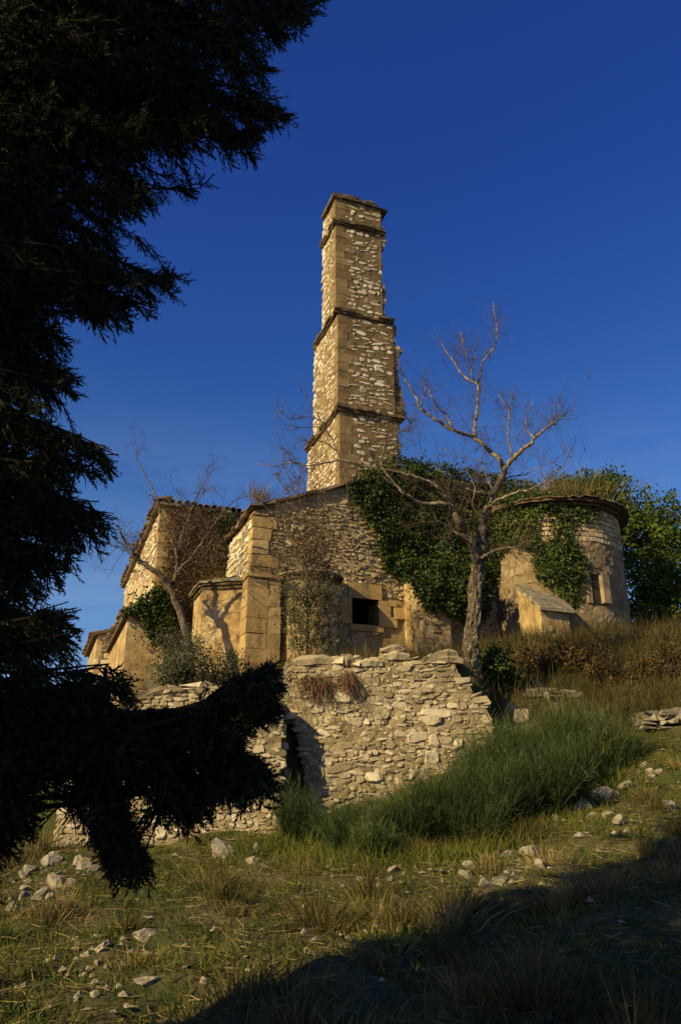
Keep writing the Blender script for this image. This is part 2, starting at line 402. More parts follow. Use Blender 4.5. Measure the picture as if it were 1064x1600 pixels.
# ------------------------------------------------------------------ ground
LOW = np.array([(0, 0, -1.6), (-4, 0, -1.75), (4, 0, -1.25), (0, 5, -1.06), (-3, 5, -1.2), (3, 5, -.8), (-5, 8, -1.0), (0, 9, -.72), (-3, 9, -.82), (3, 9, -.35), (6, 9, .2),
    (-3.5, 13, -.47), (-1, 13.1, -.33), (-6, 13, -.75), (-9, 13, -1.2), (.5, 13.6, 0.0), (1.5, 13.8, .4), (2.7, 14, 1.05), (4.5, 12, .35), (7, 12, 1.0), (3, 15, 1.7),
    (5, 16, 2.3), (8, 16, 2.8), (3, 17, 3.1), (4, 18.5, 3.7), (6, 18.5, 3.95), (8, 19, 4.2), (12, 19, 4.6), (-9, 20, .8), (-14, 14, -2), (-13, 24, -.3), (6, 22, 4.4), (10, 25, 4.9),
    (-10, 5, -2), (10, 4, .2), (0, 30, 4), (-6, 30, 2.5), (12, 32, 4.8), (0, -6, -2.3)], float)
UPP = np.array([(-4.8, 14, .8), (-3, 14, 1.5), (-1.2, 14, 1.7), (0, 14.3, 2.45), (2.5, 14.3, 2.55), (-4, 17, 2.2), (-2, 17, 2.7), (0, 18, 3.2), (3, 17, 3.1), (3, 19, 3.6), (-6, 20, 2.5),
    (-3, 20, 3.0), (-9, 25, 2.0), (0, 24, 3.5), (5, 22, 4.2), (0, 30, 4), (-6, 30, 2.5)], float)
def rbf(pts):
    d = np.linalg.norm(pts[:, None, :2] - pts[None, :, :2], axis=-1); n = len(pts)
    A = np.zeros((n + 3, n + 3)); A[:n, :n] = d; A[:n, n] = 1; A[:n, n + 1:] = pts[:, :2]; A[n, :n] = 1; A[n + 1:, :n] = pts[:, :2].T
    A[:n, :n] += np.eye(n) * .15
    w = np.linalg.solve(A, np.concatenate([pts[:, 2], np.zeros(3)]))
    def f(x, y):
        d = np.sqrt((x[..., None] - pts[:, 0]) ** 2 + (y[..., None] - pts[:, 1]) ** 2 + .25)
        return d @ w[:n] + w[n] + w[n + 1] * x + w[n + 2] * y
    return f
lowf, uppf = rbf(LOW), rbf(UPP)
def sst(t): t = np.clip(t, 0, 1); return t * t * (3 - 2 * t)
def H(x, y):
    x = np.asarray(x, float); y = np.asarray(y, float)
    lo, hi = lowf(x, y), uppf(x, y)
    yw = np.where(x < -.95, 13.5, 14.1)
    m = sst((y - yw) / .3) * sst((x + 5.2) / .7) * (1 - sst((x - 2.25) / .8))
    z = lo * (1 - m) + hi * m
    z = z + .045 * np.sin(x * 2.1 + y * 1.3) + .03 * np.sin(x * 4.3 - y * 3.1 + 1) + .02 * np.sin(x * 7.9 + y * 6.7) + .012 * np.sin(x * 15 - y * 13)
    r = np.sqrt(x ** 2 + (y - 12) ** 2)
    return z * (1 - sst((r - 28) / 60)) + (-6.0) * sst((r - 28) / 60)
def ground_at(u, v, y0=2.5, y1=30):
    d = ray(float(u), float(v)); d = d / d[1]
    ys = np.arange(y0, y1, .02)
    below = d[2] * ys < H(d[0] * ys, ys)
    k = int(np.argmax(below)) if below.any() else len(ys) - 1
    y = ys[k]
    return np.array([d[0] * y, y, float(H(np.array(d[0] * y), np.array(y)))])
def axis(lo, hi, step, far):
    a = np.arange(lo, hi, step); e = step; L_ = [lo]; R_ = [a[-1]]
    while L_[-1] > -far: e *= 1.3; L_.append(L_[-1] - e)
    e = step
    while R_[-1] < far: e *= 1.3; R_.append(R_[-1] + e)
    return np.concatenate([L_[:0:-1], a, R_[1:]])
gx, gy = axis(-8, 10, .11, 900), axis(1.5, 22, .11, 900)
xx, yy = np.meshgrid(gx, gy, indexing='ij')
zz = H(xx, yy) + np.where((np.abs(xx) < 12) & (yy < 26), rng.normal(0, .012, xx.shape), 0)
g = Geo(); i = np.arange(len(gx) - 1)[:, None] * len(gy) + np.arange(len(gy) - 1)[None]
g.add(np.stack([xx, yy, zz], -1).reshape(-1, 3), [np.stack([i, i + len(gy), i + len(gy) + 1, i + 1], -1).reshape(-1, 4)])
tag(g.build('ground', 'soil', smooth=True), kind='structure')

# ------------------------------------------------------------------ bell tower
TH = R(20.5)
E1 = (math.cos(TH), math.sin(TH)); E2 = (-math.sin(TH), math.cos(TH))
NF = np.array([-E2[0], -E2[1], 0.]); NL = np.array([-E1[0], -E1[1], 0.])
tower = thing('bell_tower', 'tall slender ruined stone bell tower with dark string courses, rising above the gable', 'tower', (0.5, 22.5, 7.0))
def tower_section(name, cx, cy, W, Lb, z0, z1, seed, rag=.10):
    fr = frame((cx, cy, 0), E1, E2)
    g = Geo()
    r = np.random.default_rng(seed)
    # core, with rough front, left and right faces
    gbox(g, fr, .012, W - .06, .012, Lb - .05, z0, z1, 0)
    nu, nv = int(W / .09), int((z1 - z0) / .09)
    gsheet(g, lambda u, v, w: fr(u, -w, v), 0, W - .05, z0, z1, nu, nv, .003, 0, seed)
    gsheet(g, lambda u, v, w: fr(-w, u, v), 0, Lb - .04, z0, z1, int(Lb / .09), nv, .003, 3, seed + 1)
    # pale stones set in the brown mortar
    stones(g, lambda u, v, w: fr(u, -w, v), .34, W - .02, z0, z1, h=(.12, .21), w=(.14, .38), cover=.78, gap=.05, depth=(.008, .022), square=.45, jitter=.26, mi=1, seed=seed + 2, tone=(.1, 1.1), rot=.16, tilt=.25)
    stones(g, lambda u, v, w: fr(-w, u, v), .12, Lb - .02, z0, z1, h=(.12, .24), w=(.14, .36), cover=.85, gap=.06, depth=(.004, .016), square=.5, jitter=.2, mi=1, seed=seed + 3, tone=(.3, 1), rot=.12)
    # long squared blocks up the near corner, alternating
    v = z0 + .01; k = 0
    while v < z1 - .1:
        h = r.uniform(.22, .34); h = min(h, z1 - v - .005); la = (.62, .36)[k % 2] * r.uniform(.85, 1.15); lb = (.22, .4)[k % 2] * r.uniform(.8, 1.1)
        if r.random() < .85:
            P = np.array([(a, b, z) for a in (-.012, la) for b in (-.012, min(lb, Lb * .6)) for z in (v + .006, v + h - .006)]) + r.normal(0, .004, (8, 3))
            g.add(fr(P[:, 0], P[:, 1], P[:, 2]), BOXF, r.uniform(.1, .6), 2)
        v += h; k += 1
    # torn right edge: broken stones jutting out by different amounts
    v = z0; ph = r.uniform(0, 6)
    while v < z1 - .05:
        h = r.uniform(.06, .26); out = rag * (.75 * math.sin(v * 2.3 + ph) + .5 * math.sin(v * 5.9 + ph * 2) + r.uniform(-.45, .45))
        P = np.array([(a, b, z) for a in (W - .35, W + out) for b in (.01 + r.uniform(0, .05), min(Lb - .04, .75)) for z in (v, min(v + h * .93, z1))]) + r.normal(0, .012, (8, 3))
        g.add(fr(P[:, 0], P[:, 1], P[:, 2]), BOXF, r.uniform(.0, .45), 1 if r.random() < .4 else 2)
        v += h
    # torn far edge of the left face
    v = z0
    while v < z1 - .05:
        h = r.uniform(.1, .22); out = rag * .8 * r.uniform(-.3, 1.0)
        P = np.array([(a, b, z) for a in (.0, .4) for b in (Lb - .3, Lb + out) for z in (v, min(v + h * .93, z1))]) + r.normal(0, .012, (8, 3))
        g.add(fr(P[:, 0], P[:, 1], P[:, 2]), BOXF, r.uniform(.3, .8), 1)
        v += h
    return g.build(name, ['tower_mortar', 'tower_stone', 'tower_block', 'tower_mortar_left'], tower), fr
def cornice(fr, W, Lb, z, name, parent, t=.18, out=.14, m='cornice', seed=0, right=True):
    g = Geo(); r = np.random.default_rng(seed)
    def run(a0, a1, fn):
        x = a0
        while x < a1 - .02:
            w = min(r.uniform(.18, .55), a1 - x); d = r.uniform(-.05, .03)
            for zz0, zz1, o in ((z, z + t * .45, out * .55 + d * .5),) if r.random() < .12 else ((z, z + t * .45, out * .55 + d * .5), (z + t * .45 + .002, z + t, out + d)):
                P = np.array([fn(a, b, q) for a in (x + .004, x + w - .004) for b in (-o, .12) for q in (zz0, zz1)]) + r.normal(0, .014, (8, 3))
                g.add(fr(P[:, 0], P[:, 1], P[:, 2]), BOXF, r.random(), 0)
            x += w
    run(-out, W + (out * .5 if right else 0), lambda a, b, q: (a, b, q))
    run(.12, Lb + .05, lambda a, b, q: (b, a, q))
    return g.build(name, m, parent)
_, fr1 = tower_section('lower_stage', -.02, 22.0, 1.98, 3.15, 7.0, 11.86, 11, .12)
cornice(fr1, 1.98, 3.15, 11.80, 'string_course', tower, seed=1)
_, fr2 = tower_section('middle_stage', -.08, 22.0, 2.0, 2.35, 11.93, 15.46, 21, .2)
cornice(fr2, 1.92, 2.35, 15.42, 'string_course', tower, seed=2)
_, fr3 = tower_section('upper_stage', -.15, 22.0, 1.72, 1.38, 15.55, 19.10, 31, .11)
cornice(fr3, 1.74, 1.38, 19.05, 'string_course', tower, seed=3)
_, fr4 = tower_section('top_stage', -.17, 22.0, 1.74, 1.3, 19.17, 20.2, 41, .14)
# widening foot on the right of the middle stage, with the stub of a belfry opening
g = Geo()
for k in range(14):
    z = 12.0 + k * .15; o = 2.0 + .40 * (1 - k / 15) + rng.uniform(-.05, .05)
    gbox(g, fr2, 1.75, o, .05 + rng.uniform(0, .04), .8, z, z + .14, (0, 0, 2, 2, 1)[rng.integers(5)], tone=rng.uniform(.1, .5))
gbox(g, fr2, 1.8, 2.16, .05, .12, 13.95, 14.45, 2); gbox(g, fr2, 1.85, 2.30, .04, .5, 14.46, 14.58, 2)
g.build('belfry_jamb', ['tower_mortar', 'tower_stone', 'tower_block'], tower)
g = Geo()
x = -.1
while x < 1.75:
    w = rng.uniform(.2, .42); h = rng.uniform(.05, .14) + (.05 if x < .3 else 0) - (.12 * (x > 1.2))
    P = np.array([(a, b, z) for a in (x, x + w * .97) for b in (-.1 + rng.uniform(-.03, .05), 1.2) for z in (20.2 - .02, 20.2 + h)]) + rng.normal(0, .012, (8, 3))
    g.add(fr4(P[:, 0], P[:, 1], P[:, 2]), BOXF, .5, 0); x += w
for k in range(16):
    x = rng.uniform(.2, 1.6); q = rng.uniform(.06, .16); z = 20.2 + rng.uniform(0, .16)
    P = np.array([(a, b, zz) for a in (x, x + q) for b in (-.04, .2) for zz in (z, z + q * .7)]) + rng.normal(0, .02, (8, 3))
    g.add(fr4(P[:, 0], P[:, 1], P[:, 2]), BOXF, .5, 0)
g.build('capping', 'cornice', tower)

# ------------------------------------------------------------------ nave: the central block
CN = np.array([-2.2, 19.0, 0])
frc = frame(CN, E1, E2)
def fac(u, v, b=0.0):                         # pixel -> (a, z) on the front face (b: how far behind it)
    p = on_plane(u, v, frc(0, b, 0), NF); d = p - frc(0, b, 0)
    return d[..., 0] * E1[0] + d[..., 1] * E1[1], d[..., 2]
church = thing('ruined_church', 'ruined golden stone church front with rubble gable, square dark window and corner buttress', 'church', (0.5, 19.5, 2.8))
wa0, wz1 = fac(549, 934); wa1, wz0 = fac(592, 979); wa0, wa1, wz0, wz1 = map(float, (wa0, wa1, wz0, wz1))
AW = 7.7; ZB = 2.0
def gable(a):
    return np.interp(a, [0, 1.2, 2.2, 4.4, 6.2, AW], [7.38, 7.85, 8.25, 9.1, 9.0, 8.75])
apts = [0, 1.2, 2.2, 4.4, 6.2, AW]
g = Geo()
top = [(a, float(gable(a))) for a in apts[::-1]]
def zcol(a0, a1):
    xs = [a0] + [a for a in apts if a0 < a < a1] + [a1]
    return [(x, float(gable(x))) for x in xs[::-1]]
TW = .7
gprism(g, frc, [(0, ZB), (wa0, ZB)] + zcol(0, wa0), .01, TW)
gprism(g, frc, [(wa1, ZB), (AW, ZB)] + zcol(wa1, AW), .01, TW)
gprism(g, frc, [(wa0 + .001, wz1), (wa1 - .001, wz1)] + zcol(wa0 + .001, wa1 - .001), .012, TW - .001)
gprism(g, frc, [(wa0 + .001, ZB), (wa1 - .001, ZB), (wa1 - .001, wz0), (wa0 + .001, wz0)], .012, TW - .001)
gbox(g, frc, .01, .7, TW + .002, 3.3, ZB, 7.34)
gbox(g, frc, AW - .7, AW, TW + .002, 6, ZB, 8.7)
gbox(g, frc, .7, AW - .7, 5.3, 6, ZB, 8.7)
hole = lambda u, v: ~((u > wa0 - .1) & (u < wa1 + .1) & (v > wz0 - .1) & (v < wz1 + .28))
ash_right = lambda u, v: (u > wa1 - .05) & (u < wa1 + .95) & (v < wz1 + .02)
fn = lambda u, v, w: frc(u, -w, v)
stones(g, fn, .42, AW - .03, ZB, 9.2, h=(.075, .15), w=(.07, .21), cover=.85, gap=.026, depth=(.01, .04), square=.45, jitter=.26, rot=.35, waves=.07, tilt=.45, mi=1, seed=51,
       keep=lambda u, v: hole(u, v) & ~ash_right(u, v) & (v < gable(u) - .05))
# pale stones on the left face, squared blocks right of the window
stones(g, lambda u, v, w: frc(-w, u, v), .0, 3.2, ZB, 7.36, h=(.14, .26), w=(.16, .4), cover=.95, gap=.03, depth=(.01, .03), square=.55, jitter=.2, mi=3, seed=52, tone=(.4, .9))
stones(g, lambda u, v, w: frc(u, -w - .01, v), wa1 + .46, wa1 + 1.0, ZB + 1, wz1, h=(.26, .36), w=(.3, .5), gap=.012, depth=(.03, .045), square=.94, jitter=.03, rot=.01, waves=.0, mi=2, seed=55, tone=(.4, .9))
g.build('wall', ['rubble_mortar', 'rubble_stone', 'ashlar', 'tower_stone'], church)
g = Geo()                                     # squared corner stones above the buttress
v = 5.55; k = 0
while v < 7.3:
    h = rng.uniform(.26, .4); la = (.46, .62, .38)[k % 3] * rng.uniform(.9, 1.1); h = min(h, 7.34 - v)
    P = np.array([(a, b, z) for a in (-.03, la) for b in (-.05, .35) for z in (v + .008, v + h - .008)]) + rng.normal(0, .013, (8, 3))
    g.add(frc(P[:, 0], P[:, 1], P[:, 2]), BOXF, rng.uniform(.2, .8)); v += h; k += 1
g.build('quoin', 'ashlar', church)
g = Geo()                                     # corner buttress with a sloped offset
bt = float(fac(410, 908)[1]); ba1 = float(fac(433, 960)[0])
v = ZB
while v < bt:
    h = rng.uniform(.3, .42); h = min(h, bt - v); s_ = rng.uniform(.35, .65) * ba1
    for a0, a1 in ((-.16, s_), (s_ + .006, ba1)):
        P = np.array([(a, b, z) for a in (a0, a1) for b in (-.30, .3) for z in (v + .004, v + h - .004)]) + rng.normal(0, .009, (8, 3))
        g.add(frc(P[:, 0], P[:, 1], P[:, 2]), BOXF, rng.uniform(.25, .7))
    v += h
gbox(g, frc, -.14, ba1 - .02, -.28, .28, ZB, bt - .02)
gprism(g, lambda a, b, z: frc(b, a, z), [(-.34, bt + .002), (.2, bt + .002), (.2, bt + .26), (-.34, bt + .07)], -.19, ba1 + .03)
g.build('buttress', 'ashlar', church)
g = Geo()                                     # window surround: big lintel, sill and jamb stones
gbox(g, frc, wa0 - .08, wa1 + .08, -.05, .5, wz1, wz1 + .40, tone=.45)
gbox(g, frc, wa0 - .06, wa1 + .10, -.07, .5, wz0 - .16, wz0, tone=.35)
v = wz0 + .004; k = 0
while v < wz1 - .02:
    h = min(rng.uniform(.24, .34), wz1 - v - .004)
    gbox(g, frc, wa1 + .0, wa1 + (.5, .32)[k % 2], -.045, .45, v, v + h - .006, tone=rng.uniform(.4, .8))
    gbox(g, frc, wa0 - (.3, .45)[k % 2], wa0 - .0, -.045, .45, v, v + h - .006, tone=rng.uniform(.2, .6)); v += h; k += 1
g.build('window_surround', 'ashlar', church)
def round_bay(fr, ac, bc, rad, z0, z1, ang0, ang1, nseg, mats, name, parent, seed, roof_h=.35, course=True, facets=0):
    """a rounded bay projecting from a wall: body, cornice ring, low tiled cap"""
    g = Geo()
    an = np.linspace(ang0, ang1, nseg + 1)
    def fn(u, v, w):
        t = u / rad + ang0; w = np.asarray(w, float); rr = rad
        if facets:
            st_ = (ang1 - ang0) / facets; q = np.mod(t - ang0 - 1e-9, st_) - st_ / 2; rr = rad * math.cos(st_ / 2) / np.cos(q)
        return fr(ac + (rr + w) * np.cos(t), bc + (rr + w) * np.sin(t), v)
    Lc = rad * (ang1 - ang0)
    gsheet(g, fn, 0, Lc, z0, z1, nseg * 3, int((z1 - z0) / .12), .006, 0, seed)
    if course: stones(g, fn, 0, Lc, z0, z1, h=(.2, .34), w=(.3, .6), gap=.01, depth=(.004, .016), square=.93, jitter=.04, rot=.01, waves=.004, mi=1, seed=seed, tone=(.3, .8), cover=.9)
    body = g.build(name, mats, parent)
    g = Geo()
    for zz0, zz1, o in ((z1, z1 + .09, .06), (z1 + .092, z1 + .19, .12)):
        x = 0
        while x < Lc - .01:
            w = min(rng.uniform(.25, .5), Lc - x); oo = o + rng.uniform(-.015, .015)
            us = np.array([x + .003, x + w * .5, x + w - .003]); P = []
            for uu in us:
                for ww in (-.15, oo):
                    for zz in (zz0, zz1): P.append((uu, zz, ww))
            P = np.array(P); V = fn(P[:, 0], P[:, 1], P[:, 2]) + rng.normal(0, .004, (12, 3))
            fs = []
            for s in (0, 4):
                q = BOXF[0] + s; fs.append(q[2:])
            fs.append(BOXF[0][:1]); fs.append(BOXF[0][1:2] + 4)
            g.add(V, fs, rng.random()); x += w
    g.build('cornice', 'cornice', parent)
    g = Geo(); n = nseg * 2; t = np.linspace(0, Lc, n + 1); zt = z1 + .195
    rim = fn(t, np.full(n + 1, zt), np.full(n + 1, .15)); mid = fn(t, np.full(n + 1, zt + roof_h * .55), np.full(n + 1, -rad * .55)); ap = fr(np.array([ac]), np.array([bc]), np.array([zt + roof_h]))
    rim = rim + rng.normal(0, .012, rim.shape); mid = mid + rng.normal(0, .02, mid.shape); und = rim - [0, 0, .05]
    V = np.concatenate([und, rim, mid, ap]); k = np.arange(n); m = n + 1
    g.add(V, [np.stack([k, k + 1, k + 1 + m, k + m], -1), np.stack([k + m, k + 1 + m, k + 1 + 2 * m, k + 2 * m], -1), np.stack([k + 2 * m, k + 1 + 2 * m, np.full(n, 3 * m)], -1)], .5)
    g.build('cap', 'slab', parent)
ca, cz = map(float, fac(484, 908))
round_bay(frc, ca, .1, .72, 2.2, cz - .1, -np.pi, 0, 8, ['plaster', 'ashlar'], 'round_bay', church, 61, .3)
round_bay(frc, .05, 1.55, 1.22, 2.0, 5.38, np.pi * .5, np.pi * 1.5, 6, ['plaster', 'ashlar'], 'polygonal_bay', church, 62, .5, course=False, facets=3)
g = Geo()                                     # stub of a cross wall right of the window, half under ivy
pa0 = float(fac(632, 980)[0]); pz = float(fac(640, 925)[1])
pf = frame(frc(pa0, 0, 0), E1, E2)
gprism(g, lambda a, b, z: pf(b, a, z), [(-1.05, 2.0), (-.02, 2.0), (-.02, pz + .3), (-.55, pz + .05), (-1.05, pz - .55)], 0, .78)
stones(g, lambda u, v, w: pf(u, -1.05 - w, v), .02, .76, 2.4, pz - .6, h=(.16, .3), w=(.2, .4), gap=.02, depth=(.006, .03), square=.6, jitter=.18, seed=63, cover=.7, mi=1)
g.build('wall_stub', ['plaster', 'rubble_stone'], church)
# roof: stone slabs along the gable edge, tiles down the left verge
g = Geo()
a = -.15
while a < AW:
    w = rng.uniform(.25, .5); z0_, z1_ = float(gable(max(a, 0))), float(gable(min(a + w, AW)))
    d = -.13 + rng.uniform(-.05, .04)
    P = np.array([(x, b, z + q) for x, z in ((a, z0_), (a + w * .97, z1_)) for b in (d, .9) for q in (.0, .075)]) + rng.normal(0, .012, (8, 3))
    g.add(frc(P[:, 0], P[:, 1], P[:, 2]), BOXF, rng.random()); a += w
for k in range(len(apts) - 1):
    a0, a1 = apts[k], apts[k + 1]
    P = np.array([(x, b, float(gable(x)) + q) for x in (a0, a1) for b in (.85, 6.1 if k > 0 else 3.3) for q in (-.05, .02)])
    g.add(frc(P[:, 0], P[:, 1], P[:, 2]), BOXF, .5)
b = -.1
while b < 3.3:
    w = rng.uniform(.2, .32); d = -.16 + rng.uniform(-.05, .05)
    P = np.array([(x, bb, z + 7.36) for x in (d, .5) for bb in (b, b + w * .95) for z in (.0, .09)]) + rng.normal(0, .015, (8, 3))
    P[4:, 2] += .12
    g.add(frc(P[:, 0], P[:, 1], P[:, 2]), BOXF, rng.random()); b += w
g.build('roof', 'tile', church)

# ------------------------------------------------------------------ left wing with its lean-to
LB = np.array([-5.08, 21.1, 0])
frl = frame(LB, E1, E2)
wing = thing('church_wing', 'tall pale stone wing left of the gable, tiled eaves and dry creeper on its front', 'building', (-4.5, 22, 2.4))
g = Geo(); ZT = 8.28
gbox(g, frl, .012, 2.9, .012, 9.2, 1.2, ZT)
gsheet(g, lambda u, v, w: frl(u, -w, v), 0, 2.9, 1.2, ZT, 28, 60, .01, 0, 71)
gsheet(g, lambda u, v, w: frl(-w, u, v), 0, 9.2, 1.2, ZT, 80, 60, .008, 0, 72)
stones(g, lambda u, v, w: frl(u, -w, v), .35, 2.85, 1.6, ZT, h=(.1, .2), w=(.14, .34), cover=.85, gap=.03, depth=(.01, .05), square=.55, jitter=.2, mi=1, seed=73)
stones(g, lambda u, v, w: frl(-w, u, v), .25, 9.1, 1.6, ZT, h=(.14, .26), w=(.16, .4), cover=.7, gap=.04, depth=(.005, .02), square=.55, jitter=.2, mi=3, seed=74, tone=(.3, .8))
v = 1.6; k = 0
while v < ZT - .05:
    h = min(rng.uniform(.22, .36), ZT - v); la, lb = ((.5, .3), (.28, .55))[k % 2]
    P = np.array([(a, b, z) for a in (-.02, la) for b in (-.02, lb) for z in (v + .006, v + h - .006)]) + rng.normal(0, .005, (8, 3))
    g.add(frl(P[:, 0], P[:, 1], P[:, 2]), BOXF, rng.uniform(.3, .9), 2); v += h; k += 1
g.build('wall', ['plaster', 'rubble_stone', 'ashlar', 'tower_stone'], wing)
def tile_row(g, fr, along, p0, p1, out, z, step=.2, rad=.085, ln=.5, rise=.1):
    """a row of barrel tiles whose ends stick out past the wall; along: 'a' or 'b'"""
    x = p0; t = np.linspace(0, np.pi, 6)
    while x < p1:
        o = -out + rng.uniform(-.06, .05); c, s = np.cos(t) * rad * rng.uniform(.9, 1.1), np.sin(t) * rad
        z_ = z + rng.uniform(-.02, .02); V = []
        for q, zz in ((o, z_), (o + ln, z_ + rise)):
            for rr in (1.0, .78):
                for k in range(6):
                    xx_, zz_ = x + c[k] * rr, zz + s[k] * rr
                    V.append(fr(q, xx_, zz_) if along == 'b' else fr(xx_, q, zz_))
        V = np.array(V) + rng.normal(0, .004, (24, 3)); k = np.arange(5)
        g.add(V, [np.stack([k, k + 1, k + 13, k + 12], -1), np.stack([k + 6, k + 7, k + 19, k + 18], -1), np.stack([k, k + 1, k + 7, k + 6], -1)], rng.random())
        x += step * rng.uniform(.9, 1.1)
g = Geo()
tile_row(g, frl, 'b', -.1, 9.2, .20, ZT + .10, rise=.14)
tile_row(g, frl, 'a', -.1, 2.9, .16, ZT + .10, rise=.1)
x = -.16
while x < 9.2:
    w = rng.uniform(.3, .5); gbox(g, frl, -.14 + rng.uniform(-.03, .03), .5, x, x + w * .97, ZT, ZT + .09, tone=rng.random()); x += w
x = .505
while x < 2.9:
    w = rng.uniform(.3, .5); gbox(g, frl, x, min(x + w * .97, 2.9), -.11 + rng.uniform(-.03, .03), .5, ZT, ZT + .09, tone=rng.random()); x += w
gprism(g, frl, [(.1, ZT + .05), (2.95, ZT + .05), (2.95, ZT + .22), (1.5, ZT + .2), (.1, ZT + .14)], .35, 9.1)
g.build('roof', 'tile', wing)
# lean-to
LT = at(197, 1000, 20.6); frt = frame((LT[0], LT[1], 0), E1, E2)
leanto = thing('lean_to', 'low ochre lean-to with sloping tiled edge and ivy, at the foot of the left wing', 'building', (LT[0] + .4, LT[1] + 1, 1.8))
zt0 = float(at(190, 962, 20.6)[2]); zt1 = float(at(243, 932, 20.8)[2])
g = Geo(); WL = 1.0
gprism(g, frt, [(0, .6), (WL, .6), (WL, zt1), (0, zt0)], .0, 5.2)
g.build('wall', 'plaster', leanto)
g = Geo(); a = -.14
sl = (zt1 - zt0) / WL
P = np.array([(x, b, zt0 + x * sl + q) for x in (-.13, WL) for b in (-.1, 5.2) for q in (.003, .09)]); g.add(frt(P[:, 0], P[:, 1], P[:, 2]), BOXF, .4)
tile_row(g, frt, 'b', -.05, 5.2, .22, zt0 + .04, rise=.3, ln=.55)
g.build('roof', 'tile', leanto)
# low far outbuilding
OB = at(152, 1000, 25.5); fro = frame((OB[0], OB[1], 0), E1, E2)
ob = thing('outbuilding', 'low far stone outbuilding with tiled roof, glimpsed left of the lean-to', 'building', (OB[0] + .5, OB[1] + 1, 1.8))
zo = float(at(160, 992, 25.5)[2])
g = Geo(); gprism(g, fro, [(0, 0), (1.6, 0), (1.6, zo + .5), (0, zo)], 0, 4)
stones(g, lambda u, v, w: fro(u, -w, v), .0, 1.6, 2, zo + .3, h=(.12, .22), w=(.15, .35), cover=.8, depth=(.01, .04), mi=1, seed=77, keep=lambda u, v: v < zo + u * .3)
g.build('wall', ['plaster', 'tower_stone'], ob)
g = Geo(); P = np.array([(x, b, zo + x * .31 + q) for x in (-.15, 1.62) for b in (-.12, 4) for q in (.004, .1)]); g.add(fro(P[:, 0], P[:, 1], P[:, 2]), BOXF, .4)
tile_row(g, fro, 'b', 0, 4, .2, zo + .04)
g.build('roof', 'tile', ob)

# ------------------------------------------------------------------ round apse on the right
AC = at(862, 900, 22.2); AR = 1.98
apse = thing('church_apse', 'round stone apse at right with overhanging roof slabs and a narrow window', 'building', (AC[0], AC[1], 4.2))
fra = frame((AC[0], AC[1], 0), (1, 0), (0, 1))
AZ0, AZ1 = 3.4, float(at(880, 792, 20.3)[2])
def apf(u, v, w):
    t = u / AR - np.pi * 1.15
    return fra((AR + w) * np.cos(t), (AR + w) * np.sin(t), v)
g = Geo(); LA = AR * np.pi * 1.3
gsheet(g, apf, 0, LA, AZ0, AZ1, 90, 44, .008, 0, 81)
stones(g, apf, 0, LA, AZ1 - 1.0, AZ1, h=(.11, .15), w=(.14, .28), gap=.022, depth=(.015, .03), square=.85, jitter=.06, rot=.02, waves=.01, mi=1, seed=82, tone=(.2, .8))
stones(g, apf, 0, LA, AZ0, AZ1 - 1.02, h=(.22, .34), w=(.3, .6), gap=.012, depth=(.004, .014), square=.92, jitter=.05, rot=.01, waves=.01, mi=2, seed=83, cover=.7)
g.build('wall', ['apse_render', 'rubble_stone', 'apse_stone'], apse)
g = Geo()
for zz0, zz1, o in ((AZ1, AZ1 + .08, .12), (AZ1 + .082, AZ1 + .17, .30)):
    x = 0
    while x < LA - .05:
        w = min(rng.uniform(.25, .5), LA - x); oo = o + rng.uniform(-.05, .04)
        P = np.array([(uu, q, ww) for uu in (x + .003, x + w - .003) for ww in (-.2, oo) for q in (zz0, zz1)]); V = apf(P[:, 0], P[:, 1], P[:, 2]) + rng.normal(0, .006, (8, 3))
        g.add(V, BOXF, rng.random()); x += w
n = 60; t = np.linspace(0, LA, n + 1); zt = AZ1 + .18
rim = apf(t, np.full(n + 1, zt), np.full(n + 1, .33)) + rng.normal(0, .03, (n + 1, 3)); mid = apf(t, np.full(n + 1, zt + .28), np.full(n + 1, -.9)) + rng.normal(0, .03, (n + 1, 3)); ap = fra(np.array([0.]), np.array([.2]), np.array([zt + .5]))
V = np.concatenate([rim - [0, 0, .04], rim, mid, ap]); k = np.arange(n); m = n + 1
g.add(V, [np.stack([k, k + 1, k + 1 + m, k + m], -1), np.stack([k + m, k + 1 + m, k + 1 + 2 * m, k + 2 * m], -1), np.stack([k + 2 * m, k + 1 + 2 * m, np.full(n, 3 * m)], -1)], .5)
g.build('roof', 'cornice', apse)
def on_apse(u, v, off=0.0):
    d = ray(np.asarray(u, float), np.asarray(v, float)); r = AR + off
    a = d[..., 0] ** 2 + d[..., 1] ** 2; b = d[..., 0] * AC[0] + d[..., 1] * AC[1]; c = AC[0] ** 2 + AC[1] ** 2 - r * r
    disc = np.maximum(b * b - a * c, 0)
    return d * ((b - np.sqrt(disc)) / a)[..., None]
wc = on_apse(930, 915); wt = math.atan2(wc[1] - AC[1], wc[0] - AC[0])
frw = frame((AC[0] + AR * math.cos(wt), AC[1] + AR * math.sin(wt), 0), (-math.sin(wt), math.cos(wt)), (-math.cos(wt), -math.sin(wt)))
g = Geo(); zc = float(wc[2])
gbox(g, frw, -.30, -.16, -.05, .3, zc - .5, zc + .3, tone=.4)
P = np.array([(a, b, z) for a in (.10, .34) for b in (-.16, .3) for z in (zc - .5, zc + .3)]) + rng.normal(0, .012, (8, 3)); g.add(frw(P[:, 0], P[:, 1], P[:, 2]), BOXF, .8)  # right jamb toned paler: the sun on it is put into the colour
P = np.array([(a, b, z) for a in (-.34, .36) for b in (-.06, .3) for z in (zc + .305, zc + .5)]) + rng.normal(0, .01, (8, 3)); g.add(frw(P[:, 0], P[:, 1], P[:, 2]), BOXF, .4)
fr_ = g.build('window_frame', 'apse_stone', apse)
